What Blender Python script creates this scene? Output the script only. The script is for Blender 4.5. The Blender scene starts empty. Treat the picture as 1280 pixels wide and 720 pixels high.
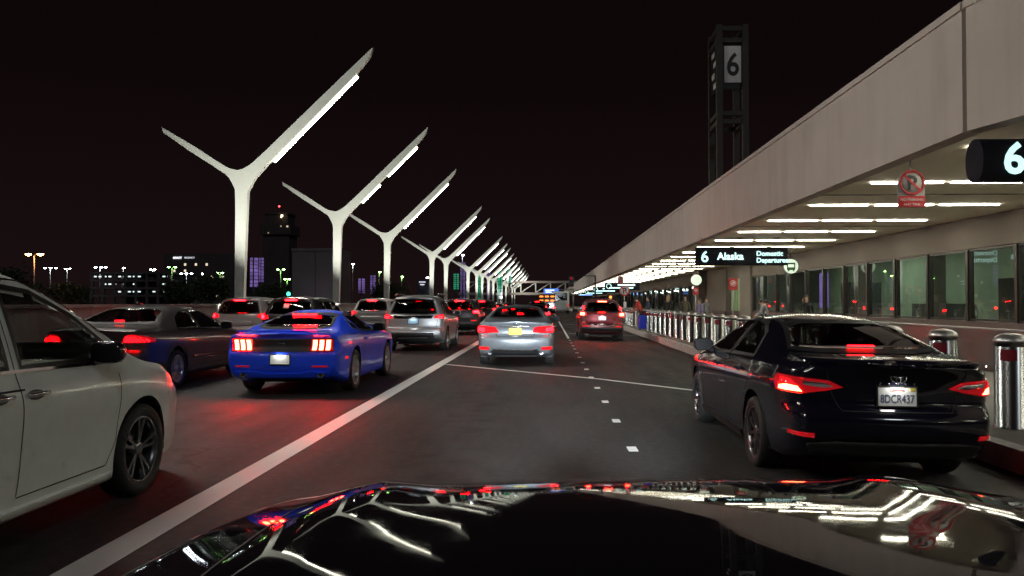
import bpy, bmesh, math, random
from mathutils import Vector, Matrix
from mathutils.bvhtree import BVHTree
R = math.radians
PI = math.pi
random.seed(7)
sc = bpy.context.scene
col = sc.collection

# ------------------------------------------------------------------ camera
F = 1000.0                      # focal length in pixels of the 1280 wide photo
CAMH = 1.5
VPX, VPY = 685.0, 378.0         # where the road vanishes in the photo
cam_d = bpy.data.cameras.new('camera'); cam = bpy.data.objects.new('camera', cam_d); col.objects.link(cam)
cam_d.sensor_width = 36; cam_d.lens = F / 1280 * 36; cam_d.clip_end = 3000; cam_d.clip_start = 0.05
cam.location = (0, 0, CAMH)
cam.rotation_euler = (R(90) + math.atan((VPY - 360) / F), 0, math.atan((VPX - 640) / F))
sc.camera = cam

def at(px, py, d):              # a point at road distance d that the photo shows at pixel px, py
    v = Vector(((px - 640) / F, (360 - py) / F, -1)); v.rotate(cam.rotation_euler); v *= d / v.y
    return Vector((v.x, d, CAMH + v.z))

# ------------------------------------------------------------------ materials
def nmat(name):
    m = bpy.data.materials.new(name); m.use_nodes = True
    nt = m.node_tree; b = nt.nodes['Principled BSDF']
    return m, nt, b

def mat(name, c, rough=0.5, metal=0.0, var=0.0, scale=6.0, bump=0.0, bscale=40.0, coat=0.0, spec=None, rvar=0.0):
    m, nt, b = nmat(name)
    b.inputs['Base Color'].default_value = (*c, 1); b.inputs['Roughness'].default_value = rough
    b.inputs['Metallic'].default_value = metal
    if coat: b.inputs['Coat Weight'].default_value = coat; b.inputs['Coat Roughness'].default_value = 0.03
    if spec is not None: b.inputs['Specular IOR Level'].default_value = spec
    tc = nt.nodes.new('ShaderNodeTexCoord')
    if var or rvar:
        n = nt.nodes.new('ShaderNodeTexNoise'); n.inputs['Scale'].default_value = scale; n.inputs['Detail'].default_value = 6
        nt.links.new(tc.outputs['Object'], n.inputs['Vector'])
        if var:
            r = nt.nodes.new('ShaderNodeMapRange'); r.inputs[1].default_value = .3; r.inputs[2].default_value = .7
            r.inputs[3].default_value = 1 - var; r.inputs[4].default_value = 1 + var
            nt.links.new(n.outputs['Fac'], r.inputs[0])
            x = nt.nodes.new('ShaderNodeMix'); x.data_type = 'RGBA'; x.blend_type = 'MULTIPLY'; x.inputs[0].default_value = 1
            x.inputs[6].default_value = (*c, 1); nt.links.new(r.outputs[0], x.inputs[7]); nt.links.new(x.outputs[2], b.inputs['Base Color'])
        if rvar:
            r2 = nt.nodes.new('ShaderNodeMapRange'); r2.inputs[1].default_value = .3; r2.inputs[2].default_value = .7
            r2.inputs[3].default_value = max(0, rough - rvar); r2.inputs[4].default_value = rough + rvar
            nt.links.new(n.outputs['Fac'], r2.inputs[0]); nt.links.new(r2.outputs[0], b.inputs['Roughness'])
    if bump:
        n2 = nt.nodes.new('ShaderNodeTexNoise'); n2.inputs['Scale'].default_value = bscale; n2.inputs['Detail'].default_value = 4
        nt.links.new(tc.outputs['Object'], n2.inputs['Vector'])
        bp = nt.nodes.new('ShaderNodeBump'); bp.inputs['Strength'].default_value = bump; bp.inputs['Distance'].default_value = .02
        nt.links.new(n2.outputs['Fac'], bp.inputs['Height']); nt.links.new(bp.outputs['Normal'], b.inputs['Normal'])
    return m

def emit(name, c, s, base=None, rough=.3):
    m, nt, b = nmat(name)
    b.inputs['Base Color'].default_value = (*(base or c), 1); b.inputs['Roughness'].default_value = rough
    b.inputs['Emission Color'].default_value = (*c, 1); b.inputs['Emission Strength'].default_value = s
    return m

def paint(name, c, metal=0.25, rough=.35):
    return mat(name, c, rough, metal, coat=.6, spec=.3, var=.04, scale=9, rvar=.03)

def glass(name, tint, refl=1.0, rough=.01, ior=1.45):
    m = bpy.data.materials.new(name); m.use_nodes = True; nt = m.node_tree; nt.nodes.clear()
    o = nt.nodes.new('ShaderNodeOutputMaterial'); mx = nt.nodes.new('ShaderNodeMixShader')
    t = nt.nodes.new('ShaderNodeBsdfTransparent'); t.inputs[0].default_value = (*tint, 1)
    g = nt.nodes.new('ShaderNodeBsdfGlossy'); g.inputs['Roughness'].default_value = rough; g.inputs[0].default_value = (refl, refl, refl, 1)
    f = nt.nodes.new('ShaderNodeFresnel'); f.inputs[0].default_value = ior
    ge = nt.nodes.new('ShaderNodeNewGeometry'); im = nt.nodes.new('ShaderNodeMapRange'); im.inputs[3].default_value = ior; im.inputs[4].default_value = 1 / ior
    nt.links.new(ge.outputs['Backfacing'], im.inputs[0]); nt.links.new(im.outputs[0], f.inputs[0])      # same reflectance from both sides
    nt.links.new(f.outputs[0], mx.inputs[0]); nt.links.new(t.outputs[0], mx.inputs[1]); nt.links.new(g.outputs[0], mx.inputs[2])
    nt.links.new(mx.outputs[0], o.inputs[0])
    return m

M = {}
M['rubber'] = mat('rubber', (.010, .010, .010), .75, var=.2, bump=.15, bscale=60)
M['black'] = mat('black_plastic', (.012, .012, .013), .5, var=.15)
M['gloss_black'] = mat('gloss_black', (.008, .008, .009), .12, coat=.6)
M['under'] = mat('underbody', (.01, .01, .01), .9)
M['chrome'] = mat('chrome', (.75, .75, .76), .12, 1.0)
M['alloy'] = mat('alloy', (.55, .55, .56), .28, 1.0, var=.06)
M['alloy_dark'] = mat('alloy_dark', (.16, .16, .17), .3, 1.0)
M['seat'] = mat('seat_cloth', (.05, .045, .043), .8, var=.2)
M['seat_light'] = mat('seat_leather', (.28, .25, .22), .6, var=.1)
M['glass'] = glass('tinted_glass', (.10, .10, .10))
M['glass_mid'] = glass('lightly_tinted_glass', (.42, .44, .42))
M['glass_clear'] = glass('clear_glass', (.78, .80, .78))
M['red_lens'] = emit('red_lens', (1, .010, .016), 1.0, base=(.35, .005, .008), rough=.12)  # also glows on some reflectors, which are no lamps
M['red_dim'] = emit('red_faint_glow', (1, .01, .02), .22, base=(.45, .008, .012), rough=.15)  # faint glow put into lenses and reflectors alike, though reflectors are no lamps
M['brake'] = emit('brake_lamp', (1, .0012, .0022), 190.0)
M['brake_soft'] = emit('tail_lamp', (1, .0016, .003), 60.0)
M['brake_hot'] = emit('brake_lamp_core', (1, .012, .005), 260.0)
M['clear_lens'] = mat('clear_lens', (.62, .6, .6), .1, .6)
M['mirror_face'] = mat('mirror_face', (.008, .008, .009), .5, spec=.05)
M['brake_mid'] = emit('brake_lamp_inner', (1, .07, .028), 34.0)
M['brake_low'] = emit('window_brake_lamp', (1, .004, .008), 14.0)
M['amber'] = emit('amber_lamp', (1, .22, .02), 2.5)
M['head'] = emit('headlight_glow', (1, .96, .9), 14)
M['plate'] = mat('plate_white', (.82, .84, .82), .4)
M['plate_ink'] = mat('plate_ink', (.05, .07, .16), .6)
M['plate_yellow'] = mat('plate_yellow', (.75, .6, .06), .5)
M['white_sign'] = mat('sign_white', (.8, .8, .78), .5, var=.05)
M['sign_red'] = mat('sign_red', (.5, .02, .03), .45)
M['ink'] = mat('ink_black', (.01, .01, .012), .5)

# ------------------------------------------------------------------ objects
def link(o, parent=None):
    col.objects.link(o)
    if parent is not None: o.parent = parent
    return o

def tag(o, label=None, cat=None, group=None, kind=None):
    if label: o['label'] = label
    if cat: o['category'] = cat
    if group: o['group'] = group
    if kind: o['kind'] = kind
    return o

def thing(name, label, cat, loc=(0, 0, 0), rz=0, group=None):
    o = bpy.data.objects.new(name, None); o.empty_display_size = .2; o.location = loc; o.rotation_euler = (0, 0, rz)
    link(o); return tag(o, label, cat, group)

def obj(name, bm, mats, parent=None, smooth=False, loc=None, angle=None):
    me = bpy.data.meshes.new(name)
    if isinstance(bm, bpy.types.Mesh): me = bm
    else:
        bm.normal_update(); bm.to_mesh(me); bm.free()
    if not isinstance(mats, (list, tuple)): mats = [mats]
    if [m for m in me.materials] != list(mats):
        ix = [p.material_index for p in me.polygons]; me.materials.clear()
        for m in mats: me.materials.append(m)
        me.polygons.foreach_set('material_index', ix)
    if smooth:
        me.polygons.foreach_set('use_smooth', [True] * len(me.polygons))
        if angle: me.set_sharp_from_angle(angle=R(angle))
    o = bpy.data.objects.new(name, me)
    if loc is not None: o.location = loc
    return link(o, parent)

def copy_tree(o, parent=None):
    kids = list(o.children)
    c = o.copy(); col.objects.link(c); c.parent = parent
    for k in kids: copy_tree(k, c)
    return c

def BM(): return bmesh.new()

def box(bm, c, s, rot=None, bevel=0.0, mi=0):
    r = bmesh.ops.create_cube(bm, size=1.0)
    vs = r['verts']
    for v in vs: v.co = Vector((v.co.x * s[0], v.co.y * s[1], v.co.z * s[2]))
    fs = {f for v in vs for f in v.link_faces}
    if bevel:
        es = list({e for v in vs for e in v.link_edges})
        rr = bmesh.ops.bevel(bm, geom=es, offset=bevel, segments=2, affect='EDGES', profile=.7)
        vs = list({v for f in rr['faces'] for v in f.verts} | {v for v in vs if v.is_valid})
        fs = {f for v in vs for f in v.link_faces}
    for f in fs: f.material_index = mi
    mt = Matrix.Translation(Vector(c)) @ (rot.to_4x4() if rot is not None else Matrix())
    bmesh.ops.transform(bm, matrix=mt, verts=vs)
    return vs

def cyl(bm, p0, p1, r0, r1=None, seg=16, cap=True, mi=0):
    p0 = Vector(p0); p1 = Vector(p1); d = p1 - p0
    r1 = r0 if r1 is None else r1
    q = d.to_track_quat('Z', 'Y').to_matrix()
    a, b = [], []
    for k in range(seg):
        t = 2 * PI * k / seg
        e = q @ Vector((math.cos(t), math.sin(t), 0))
        a.append(bm.verts.new(p0 + e * r0)); b.append(bm.verts.new(p1 + e * r1))
    for k in range(seg):
        f = bm.faces.new((a[k], a[(k + 1) % seg], b[(k + 1) % seg], b[k])); f.material_index = mi; f.smooth = True
    if cap:
        f = bm.faces.new(a[::-1]); f.material_index = mi
        f = bm.faces.new(b); f.material_index = mi

def lathe(bm, prof, axis='z', seg=24, c=(0, 0, 0), mi=0, close=False):
    rings = []
    for (r, h) in prof:
        ring = []
        for k in range(seg):
            t = 2 * PI * k / seg
            x, y = r * math.cos(t), r * math.sin(t)
            p = (x, y, h) if axis == 'z' else ((h, x, y) if axis == 'x' else (x, h, y))
            ring.append(bm.verts.new(Vector(p) + Vector(c)))
        rings.append(ring)
    n = len(rings)
    for i in range(n - (0 if close else 1)):
        a, b = rings[i], rings[(i + 1) % n]
        for k in range(seg):
            f = bm.faces.new((a[k], a[(k + 1) % seg], b[(k + 1) % seg], b[k])); f.material_index = mi; f.smooth = True
    return rings

def tube(bm, pts, r, seg=8, mi=0):
    pts = [Vector(p) for p in pts]; n = len(pts)
    rr = r if isinstance(r, (list, tuple)) else [r] * n
    rings = []
    for i, p in enumerate(pts):
        t = (pts[min(i + 1, n - 1)] - pts[max(i - 1, 0)]).normalized()
        q = t.to_track_quat('Z', 'Y').to_matrix()
        rings.append([bm.verts.new(p + q @ Vector((math.cos(2 * PI * k / seg), math.sin(2 * PI * k / seg), 0)) * rr[i]) for k in range(seg)])
    for i in range(n - 1):
        for k in range(seg):
            f = bm.faces.new((rings[i][k], rings[i][(k + 1) % seg], rings[i + 1][(k + 1) % seg], rings[i + 1][k])); f.smooth = True; f.material_index = mi
    bm.faces.new(rings[0][::-1]).material_index = mi; bm.faces.new(rings[-1]).material_index = mi

def prism(bm, pts, axis, a, b, mi=0):
    """outline pts (2D) extruded along an axis from a to b"""
    def P(u, v, h):
        return Vector((h, u, v)) if axis == 'x' else (Vector((u, h, v)) if axis == 'y' else Vector((u, v, h)))
    lo = [bm.verts.new(P(u, v, a)) for u, v in pts]; hi = [bm.verts.new(P(u, v, b)) for u, v in pts]
    n = len(pts)
    fs = [bm.faces.new(lo), bm.faces.new(hi)]
    for k in range(n): fs.append(bm.faces.new((lo[k], lo[(k + 1) % n], hi[(k + 1) % n], hi[k])))
    for f in fs: f.material_index = mi
    bmesh.ops.recalc_face_normals(bm, faces=fs)
    return fs

def quad(bm, a, b, c, d, mi=0):
    f = bm.faces.new([bm.verts.new(Vector(p)) for p in (a, b, c, d)]); f.material_index = mi; return f

def text_mesh(s, size, depth=.01, align='LEFT', bold=0.0):
    cu = bpy.data.curves.new('lettering', 'FONT'); cu.body = s; cu.size = size; cu.extrude = depth; cu.align_x = align; cu.offset = bold
    cu.resolution_u = 3
    o = bpy.data.objects.new('lettering', cu); col.objects.link(o)
    dg = bpy.context.evaluated_depsgraph_get()
    me = bpy.data.meshes.new_from_object(o.evaluated_get(dg)); me.name = 'lettering'
    bpy.data.objects.remove(o); bpy.data.curves.remove(cu)
    return me

def lettering(s, size, m, parent, loc, rot=(R(90), 0, 0), align='LEFT', depth=.008, bold=0.0, name='lettering', sx=1.0):
    o = obj(name, text_mesh(s, size, depth, align, bold), m, parent, loc=loc)
    o.rotation_euler = rot; o.scale = (sx, 1, 1)
    return o

def light(name, kind, loc, energy, color=(1, 1, 1), aim=None, parent=None, **kw):
    l = bpy.data.lights.new(name, kind); l.energy = energy; l.color = color
    for k, v in kw.items(): setattr(l, k, v)
    o = bpy.data.objects.new(name, l); o.location = loc
    if aim is not None:
        o.rotation_euler = (Vector(aim) - Vector(loc)).to_track_quat('-Z', 'Y').to_euler()
    return link(o, parent)
# ------------------------------------------------------------------ vehicles
def pchip(pts):
    xs = [p[0] for p in pts]; ys = [p[1] for p in pts]; n = len(xs)
    h = [xs[i + 1] - xs[i] for i in range(n - 1)]; d = [(ys[i + 1] - ys[i]) / h[i] for i in range(n - 1)]
    m = [0] * n
    if n == 2: m = [d[0], d[0]]
    else:
        m[0] = d[0]; m[-1] = d[-1]
        for i in range(1, n - 1):
            if d[i - 1] * d[i] <= 0: m[i] = 0
            else:
                w1 = 2 * h[i] + h[i - 1]; w2 = h[i] + 2 * h[i - 1]
                m[i] = (w1 + w2) / (w1 / d[i - 1] + w2 / d[i])
    def f(x):
        if x <= xs[0]: return ys[0]
        if x >= xs[-1]: return ys[-1]
        i = 0
        while x > xs[i + 1]: i += 1
        t = (x - xs[i]) / h[i]; t2 = t * t; t3 = t2 * t
        return (2 * t3 - 3 * t2 + 1) * ys[i] + (t3 - 2 * t2 + t) * h[i] * m[i] + (-2 * t3 + 3 * t2) * ys[i + 1] + (t3 - t2) * h[i] * m[i + 1]
    return f

def resample(pl, n):
    L = [0]
    for i in range(1, len(pl)): L.append(L[-1] + math.hypot(pl[i][0] - pl[i - 1][0], pl[i][1] - pl[i - 1][1]))
    out = []; j = 0
    for k in range(n + 1):
        s = L[-1] * k / n
        while j < len(L) - 2 and L[j + 1] < s: j += 1
        dl = L[j + 1] - L[j]; t = 0 if dl < 1e-9 else (s - L[j]) / dl
        out.append((pl[j][0] + (pl[j + 1][0] - pl[j][0]) * t, pl[j][1] + (pl[j + 1][1] - pl[j][1]) * t))
    return out

def catmull(pts, k=6):
    out = []
    P = [pts[0]] + list(pts) + [pts[-1]]
    for i in range(1, len(P) - 2):
        for j in range(k):
            t = j / k; a, b, c, d = P[i - 1], P[i], P[i + 1], P[i + 2]
            out.append(tuple(.5 * (2 * b[q] + (c[q] - a[q]) * t + (2 * a[q] - 5 * b[q] + 4 * c[q] - d[q]) * t * t + (3 * b[q] - a[q] - 3 * c[q] + d[q]) * t ** 3) for q in (0, 1)))
    out.append(pts[-1]); return out

class Shell:
    """a lofted car body: sections along its length, closed by gridded nose and tail"""
    def __init__(s, sp, step=.035):
        s.sp = sp; L = s.L = sp['L']
        top, belt, hw, bot = (pchip(sp[k]) for k in ('top', 'belt', 'halfw', 'bottom'))
        roff = pchip(sp['rear_off']); foff = pchip(sp['front_off'])
        rw = sp['roofw']; rz = sp['roofz']; bm0 = sp.get('beltmid', .97)
        rf, ff = sp.get('rear_fall', .8), sp.get('front_fall', .6)
        q = 1 if step < .05 else .6
        n1, n2, n3, n4 = 3, int(24 * q), int(14 * q), int(12 * q)
        def section(y):
            zb, zl, zt, w = bot(y), belt(y), max(top(y), belt(y) + .015), hw(y)
            H = zl - zb; wb = w * sp.get('tuck', .955)
            side = catmull([(w * .955, zb + .06), (w * .978, zb + .3 * H), (w * .985, zb + .5 * H), (w, zb + .72 * H), (w * .992, zb + .86 * H), (wb, zl)], 6)
            low = [(w * .80, zb), (w * .90, zb + .008), (w * .94, zb + .03)] + side
            h = zt - zl; k = min(1, max(0, h / (rz - bm0))); k = k * k * (3 - 2 * k) * .5 + k * .5
            ri = sp.get('deck_in', .05)
            p1 = ((wb - ri) * (1 - k) + min(rw, wb - .03) * k, zt - (.012 * (1 - k) + .07 * k) - (min(h, .05) * .25) * (1 - k))
            g = (wb, zl); b1 = ((g[0] + p1[0]) / 2 + .02 * k, (g[1] + p1[1]) / 2)
            rr = .22
            a = (p1[0] + (b1[0] - p1[0]) * rr, p1[1] + (b1[1] - p1[1]) * rr)
            def crown(x): return zt - (zt - p1[1]) * (abs(x) / p1[0]) ** sp.get('crown', 2.3)
            cx = p1[0] * .84; c = (cx, crown(cx))
            bez = [((1 - t) ** 2 * a[0] + 2 * t * (1 - t) * p1[0] + t * t * c[0], (1 - t) ** 2 * a[1] + 2 * t * (1 - t) * p1[1] + t * t * c[1]) for t in [i / 6 for i in range(7)]]
            up = [g] + [((1 - t) ** 2 * g[0] + 2 * t * (1 - t) * b1[0] + t * t * a[0], (1 - t) ** 2 * g[1] + 2 * t * (1 - t) * b1[1] + t * t * a[1]) for t in [i / 8 for i in range(1, 8)]] + bez[:4]
            roof = bez[3:] + [(cx * (1 - i / 8), crown(cx * (1 - i / 8))) for i in range(1, 9)]
            pts = resample([(0, zb), (w * .80, zb)], n1)[:-1] + resample(low, n2)[:-1] + resample(up, n3)[:-1] + resample(roof, n4)
            bumps = sp.get('hood_ridge')
            if bumps:
                o = []
                for x, z in pts:
                    for (x0, wd, ht, ya, yb) in bumps:
                        if z > zl and ya < y < yb: z += ht * math.exp(-((x - x0) / wd) ** 2) * min(1, (y - ya) / .15, (yb - y) / .25)
                    o.append((x, z))
                pts = o
            return pts
        s.section = section
        ns = int(L / step); ys = []
        for i in range(ns + 1): ys.append(L * i / ns)
        ys = sorted(ys + [.012, .03, L - .012, L - .03])
        N = n1 + n2 + n3 + n4 + 1; s.N = N
        bm = s.bm = bmesh.new()
        def warp(y, z):
            u = y / rf; v = (L - y) / ff; r = y
            if u < 1: r += roff(z) * (1 - u) ** 2
            if v < 1: r -= foff(z) * (1 - v) ** 2
            return r
        rows = []
        for y in ys:
            sec = section(y); rt, lf = [], []
            for i, (x, z) in enumerate(sec):
                v = bm.verts.new((x, warp(y, z), z)); rt.append(v)
                lf.append(v if (i == 0 or i == N - 1) else bm.verts.new((-x, warp(y, z), z)))
            rows.append((rt, lf))
        def face(vs):
            u = []
            for v in vs:
                if v not in u: u.append(v)
            if len(u) > 2:
                try: return bm.faces.new(u)
                except ValueError: pass
        for j in range(len(rows) - 1):
            (a, al), (b, bl) = rows[j], rows[j + 1]
            for i in range(N - 1):
                face((a[i], b[i], b[i + 1], a[i + 1])); face((al[i + 1], bl[i + 1], bl[i], al[i]))
        MC = int(44 * q)
        for row, y, sg, cr, off in ((rows[0], 0, 1, sp.get('rear_crown', .1), roff), (rows[-1], L, -1, sp.get('front_crown', .25), foff)):
            rt, lf = row; prev = None
            for i in range(N):
                x = rt[i].co.x; z = rt[i].co.z
                if i in (0, N - 1): line = [rt[i]] * (MC + 1)
                else:
                    line = [lf[i]]
                    for k in range(1, MC):
                        t = -1 + 2 * k / MC; t = math.copysign(abs(t) ** .8, t)
                        e = min(1, min(i, N - 1 - i) / 3.0)
                        line.append(bm.verts.new((t * x, y + sg * off(z) - sg * cr * (1 - abs(t) ** 2.2) * e, z)))
                    line.append(rt[i])
                if prev:
                    for k in range(MC):
                        vs = (prev[k], prev[k + 1], line[k + 1], line[k])
                        face(vs if sg == 1 else vs[::-1])
                prev = line
        bmesh.ops.remove_doubles(bm, verts=bm.verts, dist=1e-5)
        bmesh.ops.recalc_face_normals(bm, faces=bm.faces)
        bm.normal_update()
        s.bvh = BVHTree.FromBMesh(bm)
    # projection: how = 'side' (y,z) from +x, 'side-' from -x, 'rear' (x,z), 'front' (x,z), 'top' (x,y), or ('ob', deg) from the rear corner on +x, ('of', deg) front corner
    def frame(s, how):
        if how == 'side': return Vector((0, 1, 0)), Vector((0, 0, 1)), Vector((-1, 0, 0))
        if how == 'rear': return Vector((1, 0, 0)), Vector((0, 0, 1)), Vector((0, 1, 0))
        if how == 'front': return Vector((1, 0, 0)), Vector((0, 0, 1)), Vector((0, -1, 0))
        if how == 'top': return Vector((1, 0, 0)), Vector((0, 1, 0)), Vector((0, 0, -1))
        k, a = how; a = R(a)
        if k == 'ob': return Vector((math.cos(a), math.sin(a), 0)), Vector((0, 0, 1)), Vector((-math.sin(a), math.cos(a), 0))
        if k == 'of': return Vector((math.cos(a), -math.sin(a), 0)), Vector((0, 0, 1)), Vector((-math.sin(a), -math.cos(a), 0))
    def hit(s, u, v, how, off=0.0):
        U, V, D = s.frame(how)
        p = U * u + V * v
        o = p - D * 8
        h, n, i, d = s.bvh.ray_cast(o, D)
        if h is None or n.dot(D) > -.03:
            h, n, i, d = s.bvh.find_nearest(p - D * (1.0 if how != 'top' else -1.0)) if h is None else (h, n, i, d)
        if n.dot(D) > 0: n = -n
        return h + n * off, n
    def patch(s, pts, how, off=.004, cell=.06, rim=.012, mirror=False, bm=None, smooth_poly=True, mi=0):
        own = bm is None
        bm = bm or bmesh.new()
        t = bmesh.new()
        dens = []
        n = len(pts)
        for i in range(n):
            a, b = pts[i], pts[(i + 1) % n]; l = math.hypot(b[0] - a[0], b[1] - a[1]); k = max(1, int(l / cell))
            for j in range(k): dens.append((a[0] + (b[0] - a[0]) * j / k, a[1] + (b[1] - a[1]) * j / k))
        f = t.faces.new([t.verts.new((u, v, 0)) for u, v in dens])
        us = [p[0] for p in dens]; vs = [p[1] for p in dens]
        for ax, lo, hi in ((0, min(us), max(us)), (1, min(vs), max(vs))):
            k = int((hi - lo) / cell)
            for j in range(1, k + 1):
                c = lo + (hi - lo) * j / (k + 1); no = Vector((1, 0, 0)) if ax == 0 else Vector((0, 1, 0))
                bmesh.ops.bisect_plane(t, geom=t.verts[:] + t.edges[:] + t.faces[:], plane_co=no * c, plane_no=no)
        bmesh.ops.triangulate(t, faces=[f for f in t.faces if len(f.verts) > 4])
        mp = {}; lowm = {}
        t.verts.ensure_lookup_table()
        sx = -1 if mirror else 1
        def M3(p): return Vector((p.x * sx, p.y, p.z))
        for v in t.verts:
            p, nn = s.hit(v.co.x, v.co.y, how, off); mp[v] = bm.verts.new(M3(p))
            if v.is_boundary and rim: lowm[v] = bm.verts.new(M3(p - nn * (off + rim)))
        U, V, D = s.frame(how)
        for f in t.faces:
            q = [mp[v] for v in f.verts]
            try: g = bm.faces.new(q)
            except ValueError: continue
            g.smooth = True; g.material_index = mi; g.normal_update()
            if g.normal.dot(M3(D)) > 0: g.normal_flip()
        if rim:
            for e in t.edges:
                if e.is_boundary:
                    a, b = e.verts
                    try: g = bm.faces.new((mp[a], mp[b], lowm[b], lowm[a])); g.material_index = mi
                    except ValueError: pass
        t.free()
        return bm
    def ribbon(s, line, how, w, off=.003, mirror=False, bm=None, closed=False, cell=.05, mi=0):
        """a narrow strip laid along a polyline on the body"""
        bm = bm or bmesh.new(); d = []
        pts = list(line) + ([line[0]] if closed else [])
        for i in range(len(pts) - 1):
            a, b = pts[i], pts[i + 1]; l = math.hypot(b[0] - a[0], b[1] - a[1]); k = max(1, int(l / cell))
            for j in range(k): d.append((a[0] + (b[0] - a[0]) * j / k, a[1] + (b[1] - a[1]) * j / k))
        if not closed: d.append(pts[-1])
        n = len(d); sx = -1 if mirror else 1; A, B = [], []
        for i, (u, v) in enumerate(d):
            p = d[(i - 1) % n] if closed or i else d[0]; q = d[(i + 1) % n] if closed or i < n - 1 else d[-1]
            tx, ty = q[0] - p[0], q[1] - p[1]; l = math.hypot(tx, ty) or 1; nx, ny = -ty / l * w / 2, tx / l * w / 2
            for lst, sg in ((A, 1), (B, -1)):
                h, nn = s.hit(u + nx * sg, v + ny * sg, how, off); lst.append(bm.verts.new((h.x * sx, h.y, h.z)))
        for i in range(n if closed else n - 1):
            j = (i + 1) % n
            g = bm.faces.new((A[i], A[j], B[j], B[i])); g.smooth = True; g.material_index = mi
        return bm
    def cut_arches(s, centres, rad, zc):
        bm = s.bm
        for yc in centres:
            dead = []
            for v in bm.verts:
                if abs(v.co.x) < s.sp['W'] * .60: continue
                dy, dz = v.co.y - yc, v.co.z - zc; d = math.hypot(dy, dz)
                if d < rad:
                    if d > rad - .045: v.co.y = yc + dy / d * rad; v.co.z = zc + dz / d * rad
                    else: dead.append(v)
            bmesh.ops.delete(bm, geom=dead, context='VERTS')
    def cut_window(s, pts, how, mirror=False, inset=.02):
        U, V, D = s.frame(how); sx = -1 if mirror else 1
        U = Vector((U.x * sx, U.y, U.z)); D = Vector((D.x * sx, D.y, D.z))
        n = len(pts)
        cx = sum(p[0] for p in pts) / n; cy = sum(p[1] for p in pts) / n
        def inside(u, v):
            c = False
            for i in range(n):
                a, b = pts[i], pts[(i + 1) % n]
                if (a[1] > v) != (b[1] > v) and u < (b[0] - a[0]) * (v - a[1]) / (b[1] - a[1]) + a[0]: c = not c
            if not c: return False
            for i in range(n):
                a, b = pts[i], pts[(i + 1) % n]; l2 = (b[0] - a[0]) ** 2 + (b[1] - a[1]) ** 2
                t = max(0, min(1, ((u - a[0]) * (b[0] - a[0]) + (v - a[1]) * (b[1] - a[1])) / l2))
                if math.hypot(u - a[0] - t * (b[0] - a[0]), v - a[1] - t * (b[1] - a[1])) < inset: return False
            return True
        dead = []
        for f in s.bm.faces:
            if f.normal.dot(D) > -.05: continue
            c = f.calc_center_median()
            if how == 'rear' and c.y > s.L * .62: continue
            if how == 'front' and c.y < s.L * .35: continue
            if inside(c.dot(U), c.dot(V)): dead.append(f)
        bmesh.ops.delete(s.bm, geom=dead, context='FACES')

_wheels = {}
def wheel_meshes(r, style, m_rim):
    key = (r, style, m_rim.name)
    if key in _wheels: return _wheels[key]
    w = .105; rr = r * .70
    bm = BM()      # tyre, axis x, outer face on +x
    lathe(bm, [(rr - .01, w * .75), (rr + .01, w * .95), (r * .84, w * 1.06), (r * .95, w * .98), (r * .99, w * .78), (r, w * .4), (r, -w * .4), (r * .99, -w * .8), (r * .93, -w), (rr, -w * .9), (rr - .01, w * .75)], 'x', 40)
    for k in (-.45, 0, .45):
        lathe(bm, [(r + .0006, w * k - .005), (r + .0012, w * k), (r + .0006, w * k + .005)], 'x', 40)
    ty = bpy.data.meshes.new('tyre'); bm.to_mesh(ty); bm.free()
    bm = BM()
    lathe(bm, [(rr + .012, w * .86), (rr + .004, w * .93), (rr - .012, w * .88), (rr - .02, w * .5), (rr - .03, -w * .8)], 'x', 40, mi=0)
    lathe(bm, [(rr - .03, -w * .3), (.07, -w * .25), (.001, -w * .25)], 'x', 32, mi=1)     # dark back
    lathe(bm, [(rr * .62, -w * .1), (rr * .62, -w * .02), (.05, -w * .0)], 'x', 28, mi=2)        # brake disc
    lathe(bm, [(.066, -w * .2), (.064, w * .62), (.05, w * .72), (.03, w * .74), (.001, w * .74)], 'x', 20, mi=0)
    ns, wd, twin = {'five': (5, .05, .0), 'ten': (10, .026, 0), 'twin': (5, .022, .17), 'multi': (15, .016, 0)}[style]
    for k in range(ns):
        for tw in ((-twin, twin) if twin else (0,)):
            a = 2 * PI * k / ns + .2
            r0, r1 = .045, rr - .008
            a0 = a + tw * .5; a1 = a + tw
            P0 = Vector((0, math.cos(a0) * r0, math.sin(a0) * r0)); P1 = Vector((0, math.cos(a1) * r1, math.sin(a1) * r1))
            T = (P1 - P0).normalized(); S = Vector((0, -T.z, T.y))
            vs = []
            for P, x, ww in ((P0, w * .66, wd * .9), (P0.lerp(P1, .55), w * .74, wd * .75), (P1, w * .80, wd)):
                vs.append([bm.verts.new(P + S * sg * ww + Vector((x - dp, 0, 0))) for sg, dp in ((-1, .03), (-.7, 0), (.7, 0), (1, .03))])
            for i in range(2):
                for j in range(3): f = bm.faces.new((vs[i][j], vs[i + 1][j], vs[i + 1][j + 1], vs[i][j + 1])); f.material_index = 0
    bmesh.ops.recalc_face_normals(bm, faces=bm.faces)
    rm = bpy.data.meshes.new('rim'); bm.to_mesh(rm); bm.free()
    _wheels[key] = (ty, rm); return ty, rm

def add_wheels(root, centres, r, xo, style='five', m_rim=None):
    m_rim = m_rim or M['alloy']
    ty, rm = wheel_meshes(r, style, m_rim)
    for yc in centres:
        for sg in (1, -1):
            w = obj('wheel', ty, M['rubber'], root, loc=(sg * (xo - .11), yc, r))
            if sg < 0: w.rotation_euler = (0, 0, PI)
            obj('rim', rm, [m_rim, M['under'], M['alloy_dark']], w)

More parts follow.
